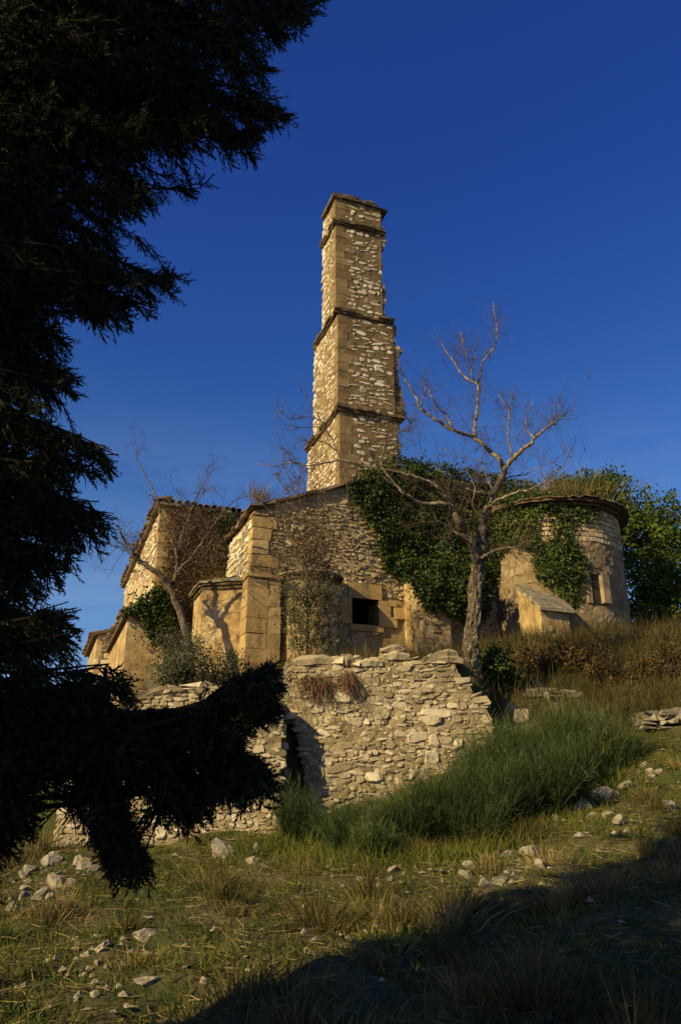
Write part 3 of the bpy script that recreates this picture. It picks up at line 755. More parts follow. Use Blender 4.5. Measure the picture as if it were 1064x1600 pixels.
g = Geo(); gbox(g, frw, -.158, .098, -.022, .2, zc - .5, zc + .3); g.build('window', 'dark', apse)  # solid dark panel stands in for the shade inside the opening

# sloped-cap buttress in front of the apse
BP = at(847, 985, 19.5)
fbt = frame((BP[0], BP[1], 0), E1, E2)
butt = thing('stone_buttress', 'short plastered buttress capped by a sloping stone slab, in front of the apse', 'buttress', (BP[0] + .4, BP[1] + .5, 3.6))
zb0 = float(at(850, 950, 19.5)[2]); zb1 = float(at(832, 920, 20.4)[2])
g = Geo(); BWd = .83
gprism(g, lambda a, b, z: fbt(b, a, z), [(0, 3.0), (.95, 3.0), (.95, zb1), (0, zb0)], 0, BWd)
stones(g, lambda u, v, w: fbt(u, -w, v), .03, BWd - .03, 3.0, zb0 - .45, h=(.12, .2), w=(.15, .35), cover=.7, depth=(.01, .05), mi=1, seed=85)
g.build('wall', ['plaster', 'rubble_stone'], butt)
g = Geo()
for k in range(3):
    b0, b1 = -.12 + k * .36, -.12 + (k + 1) * .36 - .01; s_ = (zb1 - zb0) / .95
    P = np.array([(a, b, zb0 + b * s_ + q + k * .004) for a in (-.08, BWd + .1) for b in (b0, b1) for q in (.012, .10)]) + rng.normal(0, .012, (8, 3))
    g.add(fbt(P[:, 0], P[:, 1], P[:, 2]), BOXF, rng.random())
g.build('cap', 'slab', butt)

# ------------------------------------------------------------------ retaining walls
def drystone(name, label, x0, x1, y, topf, botf, seed, bat=.06, endcut=None, loose=None):
    o = thing(name, label, 'wall', ((x0 + x1) / 2, y + .25, float(H(np.array((x0 + x1) / 2), np.array(y - .1)))))
    fr = frame((0, y, 0), (1, 0), (0, 1))
    fn = lambda u, v, w: fr(u, -w + bat * (v - 0), v)
    g = Geo()
    xs = np.arange(x0, x1 + .01, .12); nz_ = 26
    tp = topf(xs) + np.random.default_rng(seed).normal(0, .02, len(xs)); bo = botf(xs)
    V = []; r = np.random.default_rng(seed)
    for i in range(len(xs)):
        for k in range(nz_ + 1):
            v = bo[i] + (tp[i] - bo[i]) * k / nz_
            V.append(fn(xs[i], v, r.normal(0, .012)))
    m = nz_ + 1
    top_back = np.array([fr(xs[i], .55, tp[i]) for i in range(len(xs))]); bot_back = np.array([fr(xs[i], .55, bo[i]) for i in range(len(xs))])
    V = np.concatenate([np.array(V), top_back, bot_back]); nx = len(xs)
    i = np.arange(nx - 1)[:, None] * m + np.arange(nz_)[None]
    fs = [np.stack([i, i + m, i + m + 1, i + 1], -1).reshape(-1, 4)]
    j = np.arange(nx - 1); tb = nx * m; bb = tb + nx
    fs += [np.stack([j * m + nz_, (j + 1) * m + nz_, tb + j + 1, tb + j], -1), np.stack([tb + j, tb + j + 1, bb + j + 1, bb + j], -1)]
    fs += [np.concatenate([np.arange(m), [tb, bb]]), np.concatenate([(nx - 1) * m + np.arange(m), [tb + nx - 1, bb + nx - 1]])[::-1]]
    g.add(V, fs, .5, 0)
    stones(g, fn, x0 - .02, x1 + .05, bo.min(), tp.max() + .12, h=(.06, .15), w=(.08, .25), cover=.84, gap=.018, depth=(.004, .032), square=.52, jitter=.24, rot=.15, tilt=.4, waves=.045, mi=1, seed=seed + 1, tone=(.0, .95),
           keep=lambda u, v: (v < topf(u) - .02) & (v > botf(u)))
    stones(g, fn, x0 - .02, x1 + .05, bo.min(), tp.max() + .12, h=(.04, .09), w=(.05, .16), cover=.5, gap=.012, depth=(.004, .03), square=.5, jitter=.25, rot=.2, waves=.045, mi=1, seed=seed + 2, tone=(.0, .8),
           keep=lambda u, v: (v < topf(u) - .02) & (v > botf(u)))
    stones(g, fn, x0 - .02, x1 + .05, bo.min(), tp.max() + .12, h=(.15, .24), w=(.22, .42), cover=.10, gap=.02, depth=(.03, .05), square=.55, jitter=.2, rot=.1, waves=.045, mi=1, seed=seed + 3, tone=(.3, 1),
           keep=lambda u, v: (v < topf(u) - .12) & (v > botf(u)))
    # end faces
    for xe, sg in ((x0, -1), (x1, 1)):
        tz = float(topf(np.array([xe]))[0]); bz = float(botf(np.array([xe]))[0])
        stones(g, lambda u, v, w: fr(xe + sg * w, u + bat * v, v), .02, .5, bz, tz, h=(.1, .2), w=(.15, .35), depth=(.02, .09), mi=1, seed=seed + 5 + sg)
    # flat stones laid along the top, two deep, uneven
    for lay, b0 in ((0, -.03), (1, .24)):
        x = x0
        while x < x1 - .05:
            w = rng.uniform(.12, .38); h = rng.uniform(.04, .12); z = float(topf(np.array([x + w / 2]))[0]) - .03
            if rng.random() < .88:
                for q in range(rng.integers(1, 3)):
                    P = np.array([(a, b, zz) for a in (x, x + w * .95) for b in (b0 + bat * z + rng.uniform(-.04, .03), b0 + bat * z + .3) for zz in (z, z + h)]) + rng.normal(0, .026, (8, 3))
                    g.add(fr(P[:, 0], P[:, 1], P[:, 2]), BOXF, rng.random(), 1); z += h * .95; w *= rng.uniform(.6, .95); h *= .7
            x += w
    g.build('masonry', ['wall_mortar', 'wall_stone'], o)
    return o, fr
rt = lambda u: np.interp(u, [-1.0, -.6, .6, 1.0, 1.3, 2.08, 2.10, 2.28, 2.30, 2.5, 2.62], [2.50, 2.58, 2.58, 2.72, 2.60, 2.60, 2.25, 2.2, 1.95, 1.85, 1.5])
rb = lambda u: np.interp(u, [-1.0, -.93, -.84, -.52, -.50, 0, 1.5, 2.62], [1.2, 1.55, 1.75, .3, -.45, -.35, .1, .7])
wobj, wfr = drystone('retaining_wall', 'sunlit dry stone terrace wall with stepped broken right end, in front of the church', -1.0, 2.62, 14.0, rt, rb, 91)
for (u0, u1, v0, v1) in [(458, 528, 1020, 1034), (530, 556, 1020, 1036), (603, 634, 1004, 1014), (600, 640, 1014, 1026), (682, 716, 1012, 1021), (676, 724, 1021, 1031), (560, 598, 1026, 1036)]:
    a, b = at(u0, v1, 14.0), at(u1, v0, 14.0); g = Geo(); n = 7; t = np.linspace(0, 1, n); prof = np.array([.55, .9, 1, .95, 1.05, .85, .5]) + rng.normal(0, .08, n)
    V = []
    for k in range(n):
        x = a[0] + (b[0] - a[0]) * t[k]; hh_ = (b[2] - a[2]) * prof[k]
        for y_, z_ in ((-.06 + .06 * abs(t[k] - .5), -.03), (-.10 + .1 * abs(t[k] - .5), hh_ * .45), (-.03, hh_), (.28, hh_ * .9), (.34, -.03)): V.append(np.array([x, 14.0 + .16 + y_, a[2] + z_]) + rng.normal(0, .008, 3))
    i = np.arange(n - 1)[:, None] * 5 + np.arange(5)[None]; j = np.arange(n - 1)[:, None] * 5 + (np.arange(5)[None] + 1) % 5
    g.add(np.array(V), [np.stack([i, i + 5, j + 5, j], -1).reshape(-1, 4), np.arange(5), (np.arange(5) + (n - 1) * 5)[::-1]], rng.uniform(.1, .6)); g.build('capstone', 'wall_stone', wobj)
lt = lambda u: np.interp(u, [-4.45, -4.2, -3.8, -3.2, -2.0, -1.2, -.95], [.2, .75, 1.35, 1.98, 2.0, 1.75, 1.6])
lb_ = lambda u: np.interp(u, [-4.5, -.9], [-.9, -.7])
drystone('retaining_wall', 'lower grey dry stone wall half hidden behind the black cypress bough', -4.45, -.95, 13.4, lt, lb_, 95, bat=.08)

# ------------------------------------------------------------------ bare trees
def limb(g, pts, depth, r0, r1, sides=7, k=4, mi=0, base_r=None):
    """pts: pixels of a limb seen at distance depth (one number, or start and end)"""
    pts = np.array(pts, float); n = len(pts)
    d = np.linspace(depth[0], depth[1], n) if isinstance(depth, (tuple, list)) else np.full(n, float(depth))
    d = d + (np.random.default_rng(int(pts[0, 0] * 7 + pts[-1, 1])).normal(0, .05, n) if n > 2 else 0)
    P = at(pts[:, 0], pts[:, 1], d)
    S = smooth_path(np.concatenate([P, np.linspace(r0, r1, n)[:, None]], 1), k)
    j = np.random.default_rng(int(pts[-1, 0] * 3)).normal(0, 1, S[:, :3].shape) * np.minimum(S[:, 3:4] * .35, .012); j[0] = 0
    S[:, :3] += j
    tube(g, S[:, :3], np.maximum(S[:, 3], .003), sides, mi=mi)
    return S[:, :3]
def twigs(g, path, n, ln, r0, start=.25, levels=2, up=.25, mi=0, ends=None, rs=None):
    rs = rs or np.random.default_rng(len(path) * 13 + n)
    for q in range(n):
        i = int(rs.uniform(start, .999) * (len(path) - 1)); p = path[i]
        t = unit(path[min(i + 1, len(path) - 1)] - path[max(i - 1, 0)])
        d = unit(t * .5 + rs.normal(0, .8, 3) + [0, 0, up]); l = ln * rs.uniform(.4, 1.2); m = 6
        pts = [p]; dd = d.copy()
        for s in range(m):
            dd = unit(dd + rs.normal(0, .22, 3) + [0, 0, .04]); pts.append(pts[-1] + dd * l / m)
        pts = np.array(pts); tube(g, pts, np.linspace(r0, r0 * .35, m + 1), 4, mi=mi, cap=False)
        if ends is not None: ends.extend(pts[3:])
        if levels > 1: twigs(g, pts, 4, l * .55, r0 * .6, .2, levels - 1, up, mi, ends, rs)

dead = thing('bare_tree', 'leafless twisted grey tree with forked trunk at the right end of the terrace wall', 'tree', at(735, 1045, 15.2))
g = Geo()
q = np.array([(733, 1080, .25), (734, 1050, .19), (735, 1025, .155), (737, 990, .138), (741, 950, .130), (743, 915, .124), (746, 888, .125), (749, 858, .08)])
S = smooth_path(np.concatenate([at(q[:, 0], q[:, 1], 15.2), q[:, 2:]], 1), 9); rough_tube(g, S[:, :3], S[:, 3], 26, .13, 4)
g.build('trunk', 'bark', dead)
paths = []
g = Geo()
D0 = 15.2
paths.append(limb(g, [(746, 880), (738, 852), (727, 832), (716, 815), (706, 797), (703, 782), (695, 775)], (15.2, 14.7), .095, .042, 8))
paths.append(limb(g, [(747, 880), (752, 848), (755, 813), (765, 785), (779, 755), (790, 730)], (15.2, 15.4), .105, .068, 9))
g.build('limb', 'bark', dead, True)
dw = Geo()
def br(pts, dep, r0, r1): paths.append(limb(dw, pts, dep, r0 * .76, r1 * .75, 6))
br([(788, 733), (778, 716), (766, 706), (752, 694), (740, 683), (725, 678), (710, 673), (694, 664), (679, 655), (657, 638), (650, 622), (639, 602), (630, 588), (624, 572)], (15.4, 14.6), .07, .02)
br([(741, 684), (742, 665), (744, 650), (746, 632), (746, 617), (745, 600), (730, 592), (718, 580), (710, 567), (698, 550), (687, 531)], (15.2, 15.8), .055, .016)
br([(745, 601), (750, 583), (754, 567), (764, 553), (773, 539), (776, 522), (776, 506), (772, 488), (770, 473)], (15.6, 15.4), .035, .01)
br([(741, 597), (737, 585), (735, 572), (730, 558), (725, 546), (719, 518)], (15.6, 15.2), .022, .007)
br([(734, 572), (742, 560), (741, 542)], 15.4, .014, .006)
br([(655, 636), (661, 620), (665, 605), (669, 592)], (14.7, 14.9), .024, .008)
br([(669, 608), (675, 622), (685, 638), (695, 646), (705, 668)], (14.6, 14.9), .016, .028)
br([(790, 730), (803, 715), (816, 704), (828, 694), (837, 683), (850, 672), (862, 663), (875, 653), (886, 643)], (15.4, 14.8), .075, .016)
br([(860, 665), (864, 655), (868, 642), (873, 628)], (15, 14.7), .02, .007)
br([(836, 685), (826, 676), (821, 665), (824, 650), (829, 636), (833, 622)], (15.1, 15.4), .03, .008)
br([(801, 717), (797, 700), (793, 685), (794, 665), (794, 643), (786, 628), (778, 617)], (15.4, 15.9), .038, .012)
br([(794, 652), (798, 640), (800, 626), (799, 612)], (15.8, 15.6), .015, .006)
br([(762, 792), (775, 783), (786, 777), (800, 772), (811, 767), (825, 766), (840, 759), (856, 750)], (15.2, 14.3), .05, .014)
br([(840, 759), (860, 752), (875, 735), (885, 715), (889, 697)], (14.4, 14.1), .012, .004)
br([(749, 875), (760, 866), (772, 862), (786, 856), (800, 856), (812, 853), (818, 846)], (15.1, 14.5), .05, .014)
br([(800, 856), (815, 858), (830, 852)], 14.6, .014, .005)
br([(704, 790), (690, 786), (670, 787), (654, 785), (642, 777), (629, 770), (616, 755), (603, 739), (588, 718), (575, 701)], (14.7, 14.0), .055, .016)
br([(622, 762), (600, 745), (580, 715), (563, 688)], (14.3, 13.9), .014, .005)
br([(716, 815), (705, 790), (694, 772), (685, 762), (668, 752), (654, 747), (636, 741), (619, 737), (596, 733), (573, 729), (552, 723), (532, 719), (505, 724), (481, 727), (462, 723), (446, 724), (426, 729), (402, 724)], (14.8, 14.2), .05, .01)
br([(596, 733), (596, 718), (599, 706), (603, 694), (608, 683), (622, 676), (638, 670), (643, 658), (644, 645)], (14.5, 14.2), .024, .009)
br([(735, 850), (720, 838), (705, 826), (680, 812), (660, 800)], (15, 14.2), .03, .008)
br([(757, 810), (745, 800), (738, 785), (742, 765), (735, 745), (728, 725)], (15.2, 14.9), .035, .01)
br([(770, 775), (755, 770), (730, 764), (712, 757), (695, 742), (675, 722), (655, 704)], (15.3, 14.7), .035, .008)
br([(765, 786), (768, 765), (760, 745), (752, 722), (756, 700)], (15.3, 15.8), .028, .008)
br([(780, 752), (795, 745), (820, 742), (845, 728), (870, 722)], (15.4, 15.9), .026, .007)
dw.build('branch', 'dead_wood', dead, True)
g = Geo()
for k, p in enumerate(paths): twigs(g, p, 17 if len(p) > 22 else 11, .7, .0055, .12, 2, .3, rs=np.random.default_rng(300 + k))
for k in (2, 3, 9, 20, 21, 22, 23): twigs(g, paths[min(k, len(paths) - 1)], 13, .95, .0055, .1, 3, .3, rs=np.random.default_rng(400 + k))
g.build('twigs', 'twig', dead)

LY = 18.6
lbt = thing('bare_tree', 'thin leaning leafless tree with reddish twigs in front of the left wing', 'tree', at(297, 1010, LY))
g = Geo(); ps = []
ps.append(limb(g, [(300, 1030), (293, 995), (283, 960), (267, 922), (257, 906), (243, 892), (228, 883), (216, 873), (208, 862), (200, 850), (192, 839), (187, 828)], (LY, LY - .6), .105, .02, 8))
ps.append(limb(g, [(268, 924), (273, 903), (277, 882), (275, 862), (267, 840), (258, 818), (251, 798), (245, 778), (233, 752), (221, 730), (213, 716)], (LY, LY + .5), .055, .009))
ps.append(limb(g, [(271, 912), (279, 893), (285, 886), (296, 874), (306, 862), (318, 846), (329, 829), (343, 809), (357, 791), (384, 768)], (LY, LY - .5), .05, .008))
ps.append(limb(g, [(276, 870), (281, 850), (285, 835), (294, 812), (302, 791), (308, 776), (313, 764), (309, 734)], (LY + .2, LY + .6), .035, .007))
ps.append(limb(g, [(296, 874), (310, 870), (330, 872), (345, 860)], LY - .3, .022, .006))
ps.append(limb(g, [(228, 884), (215, 880), (205, 868), (193, 856), (180, 852)], LY - .5, .016, .005))
g.build('trunk', 'bark', lbt, True)
g = Geo(); ends = []
for k, p in enumerate(ps): twigs(g, p, 13, .95, .0085, .3, 3 if k < 4 else 2, .35, ends=ends, rs=np.random.default_rng(500 + k))
g.build('twigs', 'twig', lbt)
e = np.array(ends); e = e[rng.random(len(e)) < .05]; g = Geo()
leaves(g, e, rng.normal(0, .6, e.shape) + [0, 0, -1], rng.normal(0, 1, e.shape), rng.uniform(.04, .09, len(e)), .03)
g.build('foliage', 'brown_leaf', lbt)

def sapling(name, label, u, v, Y, lines, r0, leafn, leafm, twl=.5, ntw=12, seed=1, dens=.5, cat='sapling'):
    o = thing(name, label, cat, at(u, v, Y)); g = Geo(); ps = []
    for l in lines: ps.append(limb(g, l, Y + random.uniform(-.3, .3), r0, .006, 5))
    g.build('stems', 'twig', o, True)
    g = Geo(); ends = []
    for k, p in enumerate(ps): twigs(g, p, ntw, twl, .006, .15, 2, .4, ends=ends, rs=np.random.default_rng(seed + k))
    g.build('twigs', 'twig', o)
    if leafn:
        e = np.array(ends); e = e[rng.integers(0, len(e), leafn)] + rng.normal(0, .05, (leafn, 3)); g = Geo()
        leaves(g, e, rng.normal(0, .7, e.shape) + [0, 0, .4], rng.normal(0, 1, e.shape), rng.uniform(.04, .09, leafn), .025)
        g.build('foliage', leafm, o)
    return o
sapling('sapling', 'slender twiggy sapling standing before the rubble gable, left of the window', 480, 1025, 17.6,
        [[(478, 1030), (481, 980), (480, 930), (487, 890), (490, 860), (480, 830), (470, 790), (466, 750)], [(484, 900), (470, 870), (455, 840), (448, 800)], [(490, 865), (500, 840), (505, 800), (498, 760)],
         [(480, 950), (460, 915), (445, 890), (436, 850)], [(480, 960), (500, 915), (515, 880), (522, 840)], [(487, 880), (478, 850), (452, 812), (420, 800)]], .024, 3600, 'brown_leaf', .75, 22, 600)
sapling('shrub', 'upright grey-green twiggy shrub against the round bay below the sapling', 478, 1035, 17.3,
        [[(465 + k * 6, 1040), (460 + k * 7 + random.uniform(-6, 6), 990), (452 + k * 9 + random.uniform(-8, 8), 940), (445 + k * 11, 905 + abs(k - 3) * 6)] for k in range(8)], .014, 5200, 'grey_leaf', .45, 20, 640, cat='shrub')
sapling('sapling', 'fine dry twigs growing on the gable roof left of the tower', 455, 770, 19.3,
        [[(462, 778), (455, 755), (446, 735), (440, 715)], [(466, 775), (468, 750), (472, 725)], [(458, 778), (440, 755), (430, 740)], [(472, 772), (482, 745), (490, 730)]], .01, 260, 'brown_leaf', .5, 10, 680)
sapling('sapling', 'bare thin branches arching across the sky beside the lower tower stage', 520, 770, 18.2,
        [[(545, 790), (540, 740), (527, 704), (516, 680), (502, 658), (488, 635), (474, 612)], [(502, 658), (480, 650), (455, 655), (435, 640)], [(516, 682), (500, 668), (470, 668), (440, 662)], [(527, 705), (505, 690), (482, 690), (470, 700)]], .018, 120, 'brown_leaf', .55, 11, 700)

# ------------------------------------------------------------------ ivy, creeper and shrubs
def leafmass(g, P, N, size, nleaf=1, sp=.06, down=.5, mi=0):
    P = np.repeat(P, nleaf, 0) + rng.normal(0, sp, (len(P) * nleaf, 3)); N = np.repeat(N, nleaf, 0)
    n = len(P); D = rng.normal(0, .8, (n, 3)) + [0, 0, -down] + N * .35; Nn = N + rng.normal(0, .45, (n, 3))
    cl_ = .22 * np.sin(P[:, 0] * 4.1 + P[:, 2] * 2.7) * np.sin(P[:, 2] * 4.6 - P[:, 1] * 3.1); sz = rng.uniform(.5, 1.35, n) * size
    leaves(g, P, D, Nn, sz, sz * rng.uniform(.65, 1.0, n), tone=np.clip(rng.normal(.42, .2, n) + cl_, 0, 1), mi=mi)
def ivy_wall(name, label, poly, n, hit, nrm, bulge, size=.085, stems=None):
    u, v = sample_poly(poly, n); ne = len(u) // 7; e_ = rng.integers(0, len(u), ne)
    edge_u = u[e_] + rng.normal(0, 13, ne) ; edge_v = v[e_] + rng.normal(0, 13, ne); ko = ~in_poly(edge_u, edge_v, poly); thin = np.concatenate([np.ones(len(u)), np.full(int(ko.sum()), .08)])
    u = np.concatenate([u, edge_u[ko]]); v = np.concatenate([v, edge_v[ko]])
    P = hit(u, v); N = nrm(P)
    # clumped thickness: bunches stand out from the wall, hollows between them
    cl = .5 + .5 * np.sin(P[:, 0] * 5.1 + P[:, 2] * 3.3) * np.sin(P[:, 2] * 6.2 - P[:, 0] * 2.7 + 1.3) + .25 * np.sin(P[:, 0] * 11 + P[:, 2] * 13)
    th = thin * bulge(u, v) * (.35 + .65 * np.clip(cl, 0, 1.2)); P = P + N * (th * rng.uniform(.25, 1, len(P)) ** .5)[:, None]
    o = thing(name, label, 'ivy', P[np.argmin(P[:, 2])]); g = Geo(); dead_ = rng.random(len(P)) < .05; leafmass(g, P[~dead_], N[~dead_], size, 1, .04); leafmass(g, P[dead_], N[dead_], size * .9, 1, .03, mi=1); g.build('foliage', ['ivy', 'brown_leaf'], o)
    g = Geo()
    for k in range(26):
        a, b = sample_poly(poly, 2); 
        if len(a) < 2: continue
        m = 7; uu = np.linspace(a[0], a[1], m) + rng.normal(0, 5, m); vv = np.linspace(max(b), min(b), m)
        q = hit(uu, vv) + NF * .03; tube(g, q, np.linspace(.015, .006, m), 4, cap=False)
    g.build('stems', 'twig', o)
    return o
fhit = lambda u, v: on_plane(u, v, CN, NF)
fn_ = lambda P: np.repeat(NF[None], len(P), 0)
IV1 = [(541, 762), (560, 745), (590, 728), (615, 715), (650, 722), (700, 734), (760, 746), (830, 762), (870, 780), (865, 815), (850, 850), (838, 872), (800, 862), (770, 900), (762, 955), (740, 985), (715, 965), (700, 950), (672, 955), (655, 948), (640, 922), (622, 905), (600, 888), (588, 858), (592, 840), (572, 815), (560, 795), (548, 782)]
def bulge1(u, v):
    return .10 + .28 * np.exp(-((u - 640) / 90) ** 2 - ((v - 790) / 70) ** 2) + 1.25 * np.exp(-((u - 690) / 40) ** 2 - ((v - 912) / 36) ** 2) + .25 * np.exp(-((v - 750) / 22) ** 2) + .8 * np.exp(-((u - 790) / 45) ** 2 - ((v - 825) / 60) ** 2)
ivy_wall('ivy', 'thick dark ivy covering the middle of the church gable behind the bare tree', IV1, 30000, fhit, fn_, bulge1)
IV2 = [(845, 790), (880, 782), (935, 790), (935, 812), (905, 815), (890, 840), (905, 858), (918, 885), (912, 915), (898, 948), (870, 925), (840, 905), (832, 875), (835, 850), (860, 845), (862, 815)]
STUBF = lambda u, v: on_plane(u, v, pf(0, -1.08, 0), NF)
ivy_wall('ivy', 'bushy ivy clump sitting on the cross wall stub right of the window', [(640, 905), (690, 880), (735, 890), (748, 930), (735, 965), (705, 962), (690, 948), (668, 955), (650, 935)], 6000, STUBF, lambda P: np.repeat(NF[None], len(P), 0), lambda u, v: .15 + .3 * np.exp(-((u - 695) / 35) ** 2 - ((v - 920) / 26) ** 2), .08)
anr = lambda P: unit(np.stack([P[:, 0] - AC[0], P[:, 1] - AC[1], np.zeros(len(P))], -1))
ivy_wall('ivy', 'ivy patch hanging on the round apse above the sloping slab', IV2, 4200, on_apse, anr, lambda u, v: .06 + .35 * np.exp(-((u - 872) / 30) ** 2 - ((v - 890) / 35) ** 2), .08)
IV4 = [(772, 762), (868, 772), (872, 792), (848, 800), (838, 822), (846, 850), (820, 862), (800, 850), (786, 868), (770, 860)]
ivy_wall('ivy', 'dark ivy and bramble between the bare tree trunk and the round apse', IV4, 3600, on_apse, anr, lambda u, v: .12 + .3 * np.exp(-((u - 800) / 30) ** 2 - ((v - 800) / 40) ** 2), .075)
lfr = lambda u, v: on_plane(u, v, frl(0, -.0, 0), NF)
IV3 = [(190, 958), (215, 938), (245, 915), (262, 925), (270, 965), (262, 1000), (240, 1010), (228, 985), (222, 965), (205, 958)]
ivy_wall('ivy', 'small dark ivy clump spilling over the lean-to edge', IV3, 2600, lambda u, v: on_plane(u, v, frt(0, -.1, 0), NF), fn_, lambda u, v: .1 + 0 * u, .08)
# dry brown creeper on the front of the left wing
CR = [(262, 800), (300, 795), (345, 800), (370, 812), (360, 850), (345, 900), (320, 905), (305, 925), (300, 985), (262, 990), (250, 930), (256, 850)]
o = thing('creeper', 'tangled brown dry creeper covering the front of the left wing', 'creeper', lfr(np.array(290.), np.array(980.)))
u, v = sample_poly(CR, 5200); P = lfr(u, v) + NF * rng.uniform(.02, .22, (len(u), 1)); g = Geo(); leafmass(g, P, fn_(P), .06, 1, .03); g.build('foliage', 'brown_leaf', o)
g = Geo(); u, v = sample_poly(CR, 1500); P = lfr(u, v) + NF * rng.uniform(.03, .2, (len(u), 1)); blades(g, P, rng.normal(0, 1, P.shape), rng.uniform(.2, .6, len(P)), .011, rng.normal(0, .2, P.shape)); g.build('stems', 'twig', o)
CR2 = [(322, 800), (372, 806), (368, 830), (352, 860), (350, 890), (345, 840)]
u, v = sample_poly(CR2, 900); P = lfr(u, v) + NF * rng.uniform(.05, .25, (len(u), 1))
o = thing('ivy', 'yellow-green ivy sprigs in the corner between left wing and gable', 'ivy', P[np.argmin(P[:, 2])]); g = Geo(); leafmass(g, P, fn_(P), .07, 1, .03); g.build('foliage', 'ivy', o)

def bush(name, label, c, rad, n, m, size=.06, cat='shrub', twm='twig', group=None, down=-.2, ntw=140):
    """rounded twiggy bush: stems fan out from the foot, leaves gather in clumps"""
    c = np.asarray(c, float); rad = np.asarray(rad, float)
    o = thing(name, label, cat, c, group)
    k = max(14, n // 130); cd = unit(rng.normal(0, 1, (k, 3)) + [0, 0, .5]); cd[:, 2] = np.abs(cd[:, 2])
    cc = c + cd * rad * rng.uniform(.35, 1, (k, 1)); cs = rng.uniform(.12, .3, k) * rad.mean()
    i = rng.integers(0, k, n); P = cc[i] + rng.normal(0, 1, (n, 3)) * cs[i][:, None] * .7; P[:, 2] = np.maximum(P[:, 2], c[2] - .1)
    N = unit(P - c + rng.normal(0, .3, (n, 3)) * rad.mean()); g = Geo(); leafmass(g, P, N, size, 1, .01, down); g.build('foliage', m, o)
    g = Geo(); i = rng.integers(0, k, ntw); s = c + rng.normal(0, .08, (ntw, 3)) * rad; d = cc[i] - s
    blades(g, s, d, np.linalg.norm(d, axis=1), .014, rng.normal(0, .08, (ntw, 3))); g.build('stems', twm, o)
    return o
bush('shrub', 'grey-green olive-like bush below the leaning bare tree', at(285, 1075, 16.6), (.9, .6, 1.25), 6500, 'grey_leaf', .042, ntw=420)
bush('shrub', 'smaller grey bush in front of the left round bay', at(350, 1070, 16.8), (.65, .5, .8), 4500, 'grey_leaf', .04)
bush('shrub', 'dark green bush at the foot of the bare tree', at(772, 1065, 15.9), (.55, .5, .7), 3200, 'ivy', .07)
def tuft(name, label, base, n, h, spread, m, w=.009, cat='grass tuft', group=None, lean=.25, hang=False):
    o = thing(name, label, cat, base, group); b = np.asarray(base, float)
    P = b + rng.normal(0, 1, (n, 3)) * [spread, spread * .8, 0]; D = rng.normal(0, lean, (n, 3)) + [0, 0, 1] + (P - b) * .5; D[:, 2] = np.abs(D[:, 2])
    if hang: D = rng.normal(0, .3, (n, 3)) + [0, -.55, -.75]; P[:, 1] = b[1]; P[:, 2] = b[2] + rng.normal(0, .06, n)
    Lh = rng.uniform(.4, 1.1, n) * h; bend = rng.normal(0, .18, (n, 3)) + [0, 0, -.12]
    g = Geo(); blades(g, P, D, Lh, w, bend)
    g.build('stems', m, o); return o
tuft('dry_grass_tuft', 'pale dry grass tuft on the gable roof near its left corner', at(408, 783, 19.5), 220, .75, .16, 'dry_grass', group='dry grass on the roofs')
tuft('dry_grass_tuft', 'tall pale dry grass on top of the apse roof', at(900, 778, 20.9), 900, .6, .75, 'dry_grass', group='dry grass on the roofs')
tuft('dry_grass_tuft', 'taller straw stems at the left end of the apse roof', at(872, 778, 20.8), 320, .85, .25, 'dry_grass', group='dry grass on the roofs')
bush('shrub', 'small olive shrub on the apse roof beside the dry grass', at(925, 776, 21.4), (.5, .4, .42), 1500, 'tree_leaf', .07)
tuft('dry_grass_tuft', 'rusty dry plant hanging from the terrace wall face, wider one', at(492, 1062, 14.1), 260, .5, .15, 'dry_stem', group='dry plants on the terrace wall', hang=True)
tuft('dry_grass_tuft', 'greyish dry plant on the terrace wall face, right of the rusty one', at(543, 1055, 14.1), 170, .5, .09, 'dry_stem', group='dry plants on the terrace wall', hang=True)

# evergreen tree behind the apse
o = thing('evergreen_tree', 'dense leafy green tree at the right edge behind the apse', 'tree', (10.5, 25.2, 4.6))
g = Geo(); tube(g, smooth_path([(10.5, 25.2, 4.2, .35), (10.4, 25.1, 6.5, .28), (10.6, 25.3, 9, .12)])[:, :3], smooth_path([(10.5, 25.2, 4.2, .35), (10.4, 25.1, 6.5, .28), (10.6, 25.3, 9, .12)])[:, 3], 8)
for k in range(10):
    a = rng.uniform(0, 6.28); tube(g, np.array([(10.5, 25.2, 5 + k * .35), (10.5 + math.cos(a) * 1.1, 25.2 + math.sin(a), 6 + k * .4), (10.5 + math.cos(a) * 2, 25.2 + math.sin(a) * 1.8, 6.6 + k * .42)]), [.12, .07, .03], 6)
g.build('trunk', 'bark', o)
lob = [(890, 770, 24.2, .55), (925, 768, 24.2, .75), (955, 775, 24.3, .8), (990, 795, 24.2, .9), (1025, 815, 24.2, .9), (1050, 850, 24, .9), (1000, 845, 23.6, .9), (960, 830, 23.8, .8), (1040, 900, 23.4, .9), (995, 900, 23.4, .9), (1050, 950, 23.0, .8), (1000, 955, 23.2, .9), (1085, 870, 24, 1.0), (1100, 940, 23.6, 1.0), (975, 975, 23.6, .7), (1020, 990, 23.2, .7)]
P = []; N = []
for (a, b, y, r_) in lob:
    c = at(a, b, y); k = 26; cd = unit(rng.normal(0, 1, (k, 3))); cc = c + cd * r_ * rng.uniform(.55, 1.05, (k, 1))
    i = rng.integers(0, k, 1900); q = cc[i] + rng.normal(0, .16, (1900, 3)); P.append(q); N.append(unit(q - c))
g = Geo(); leafmass(g, np.concatenate(P), np.concatenate(N), .10, 1, .01, .1); g.build('crown', 'tree_leaf', o)

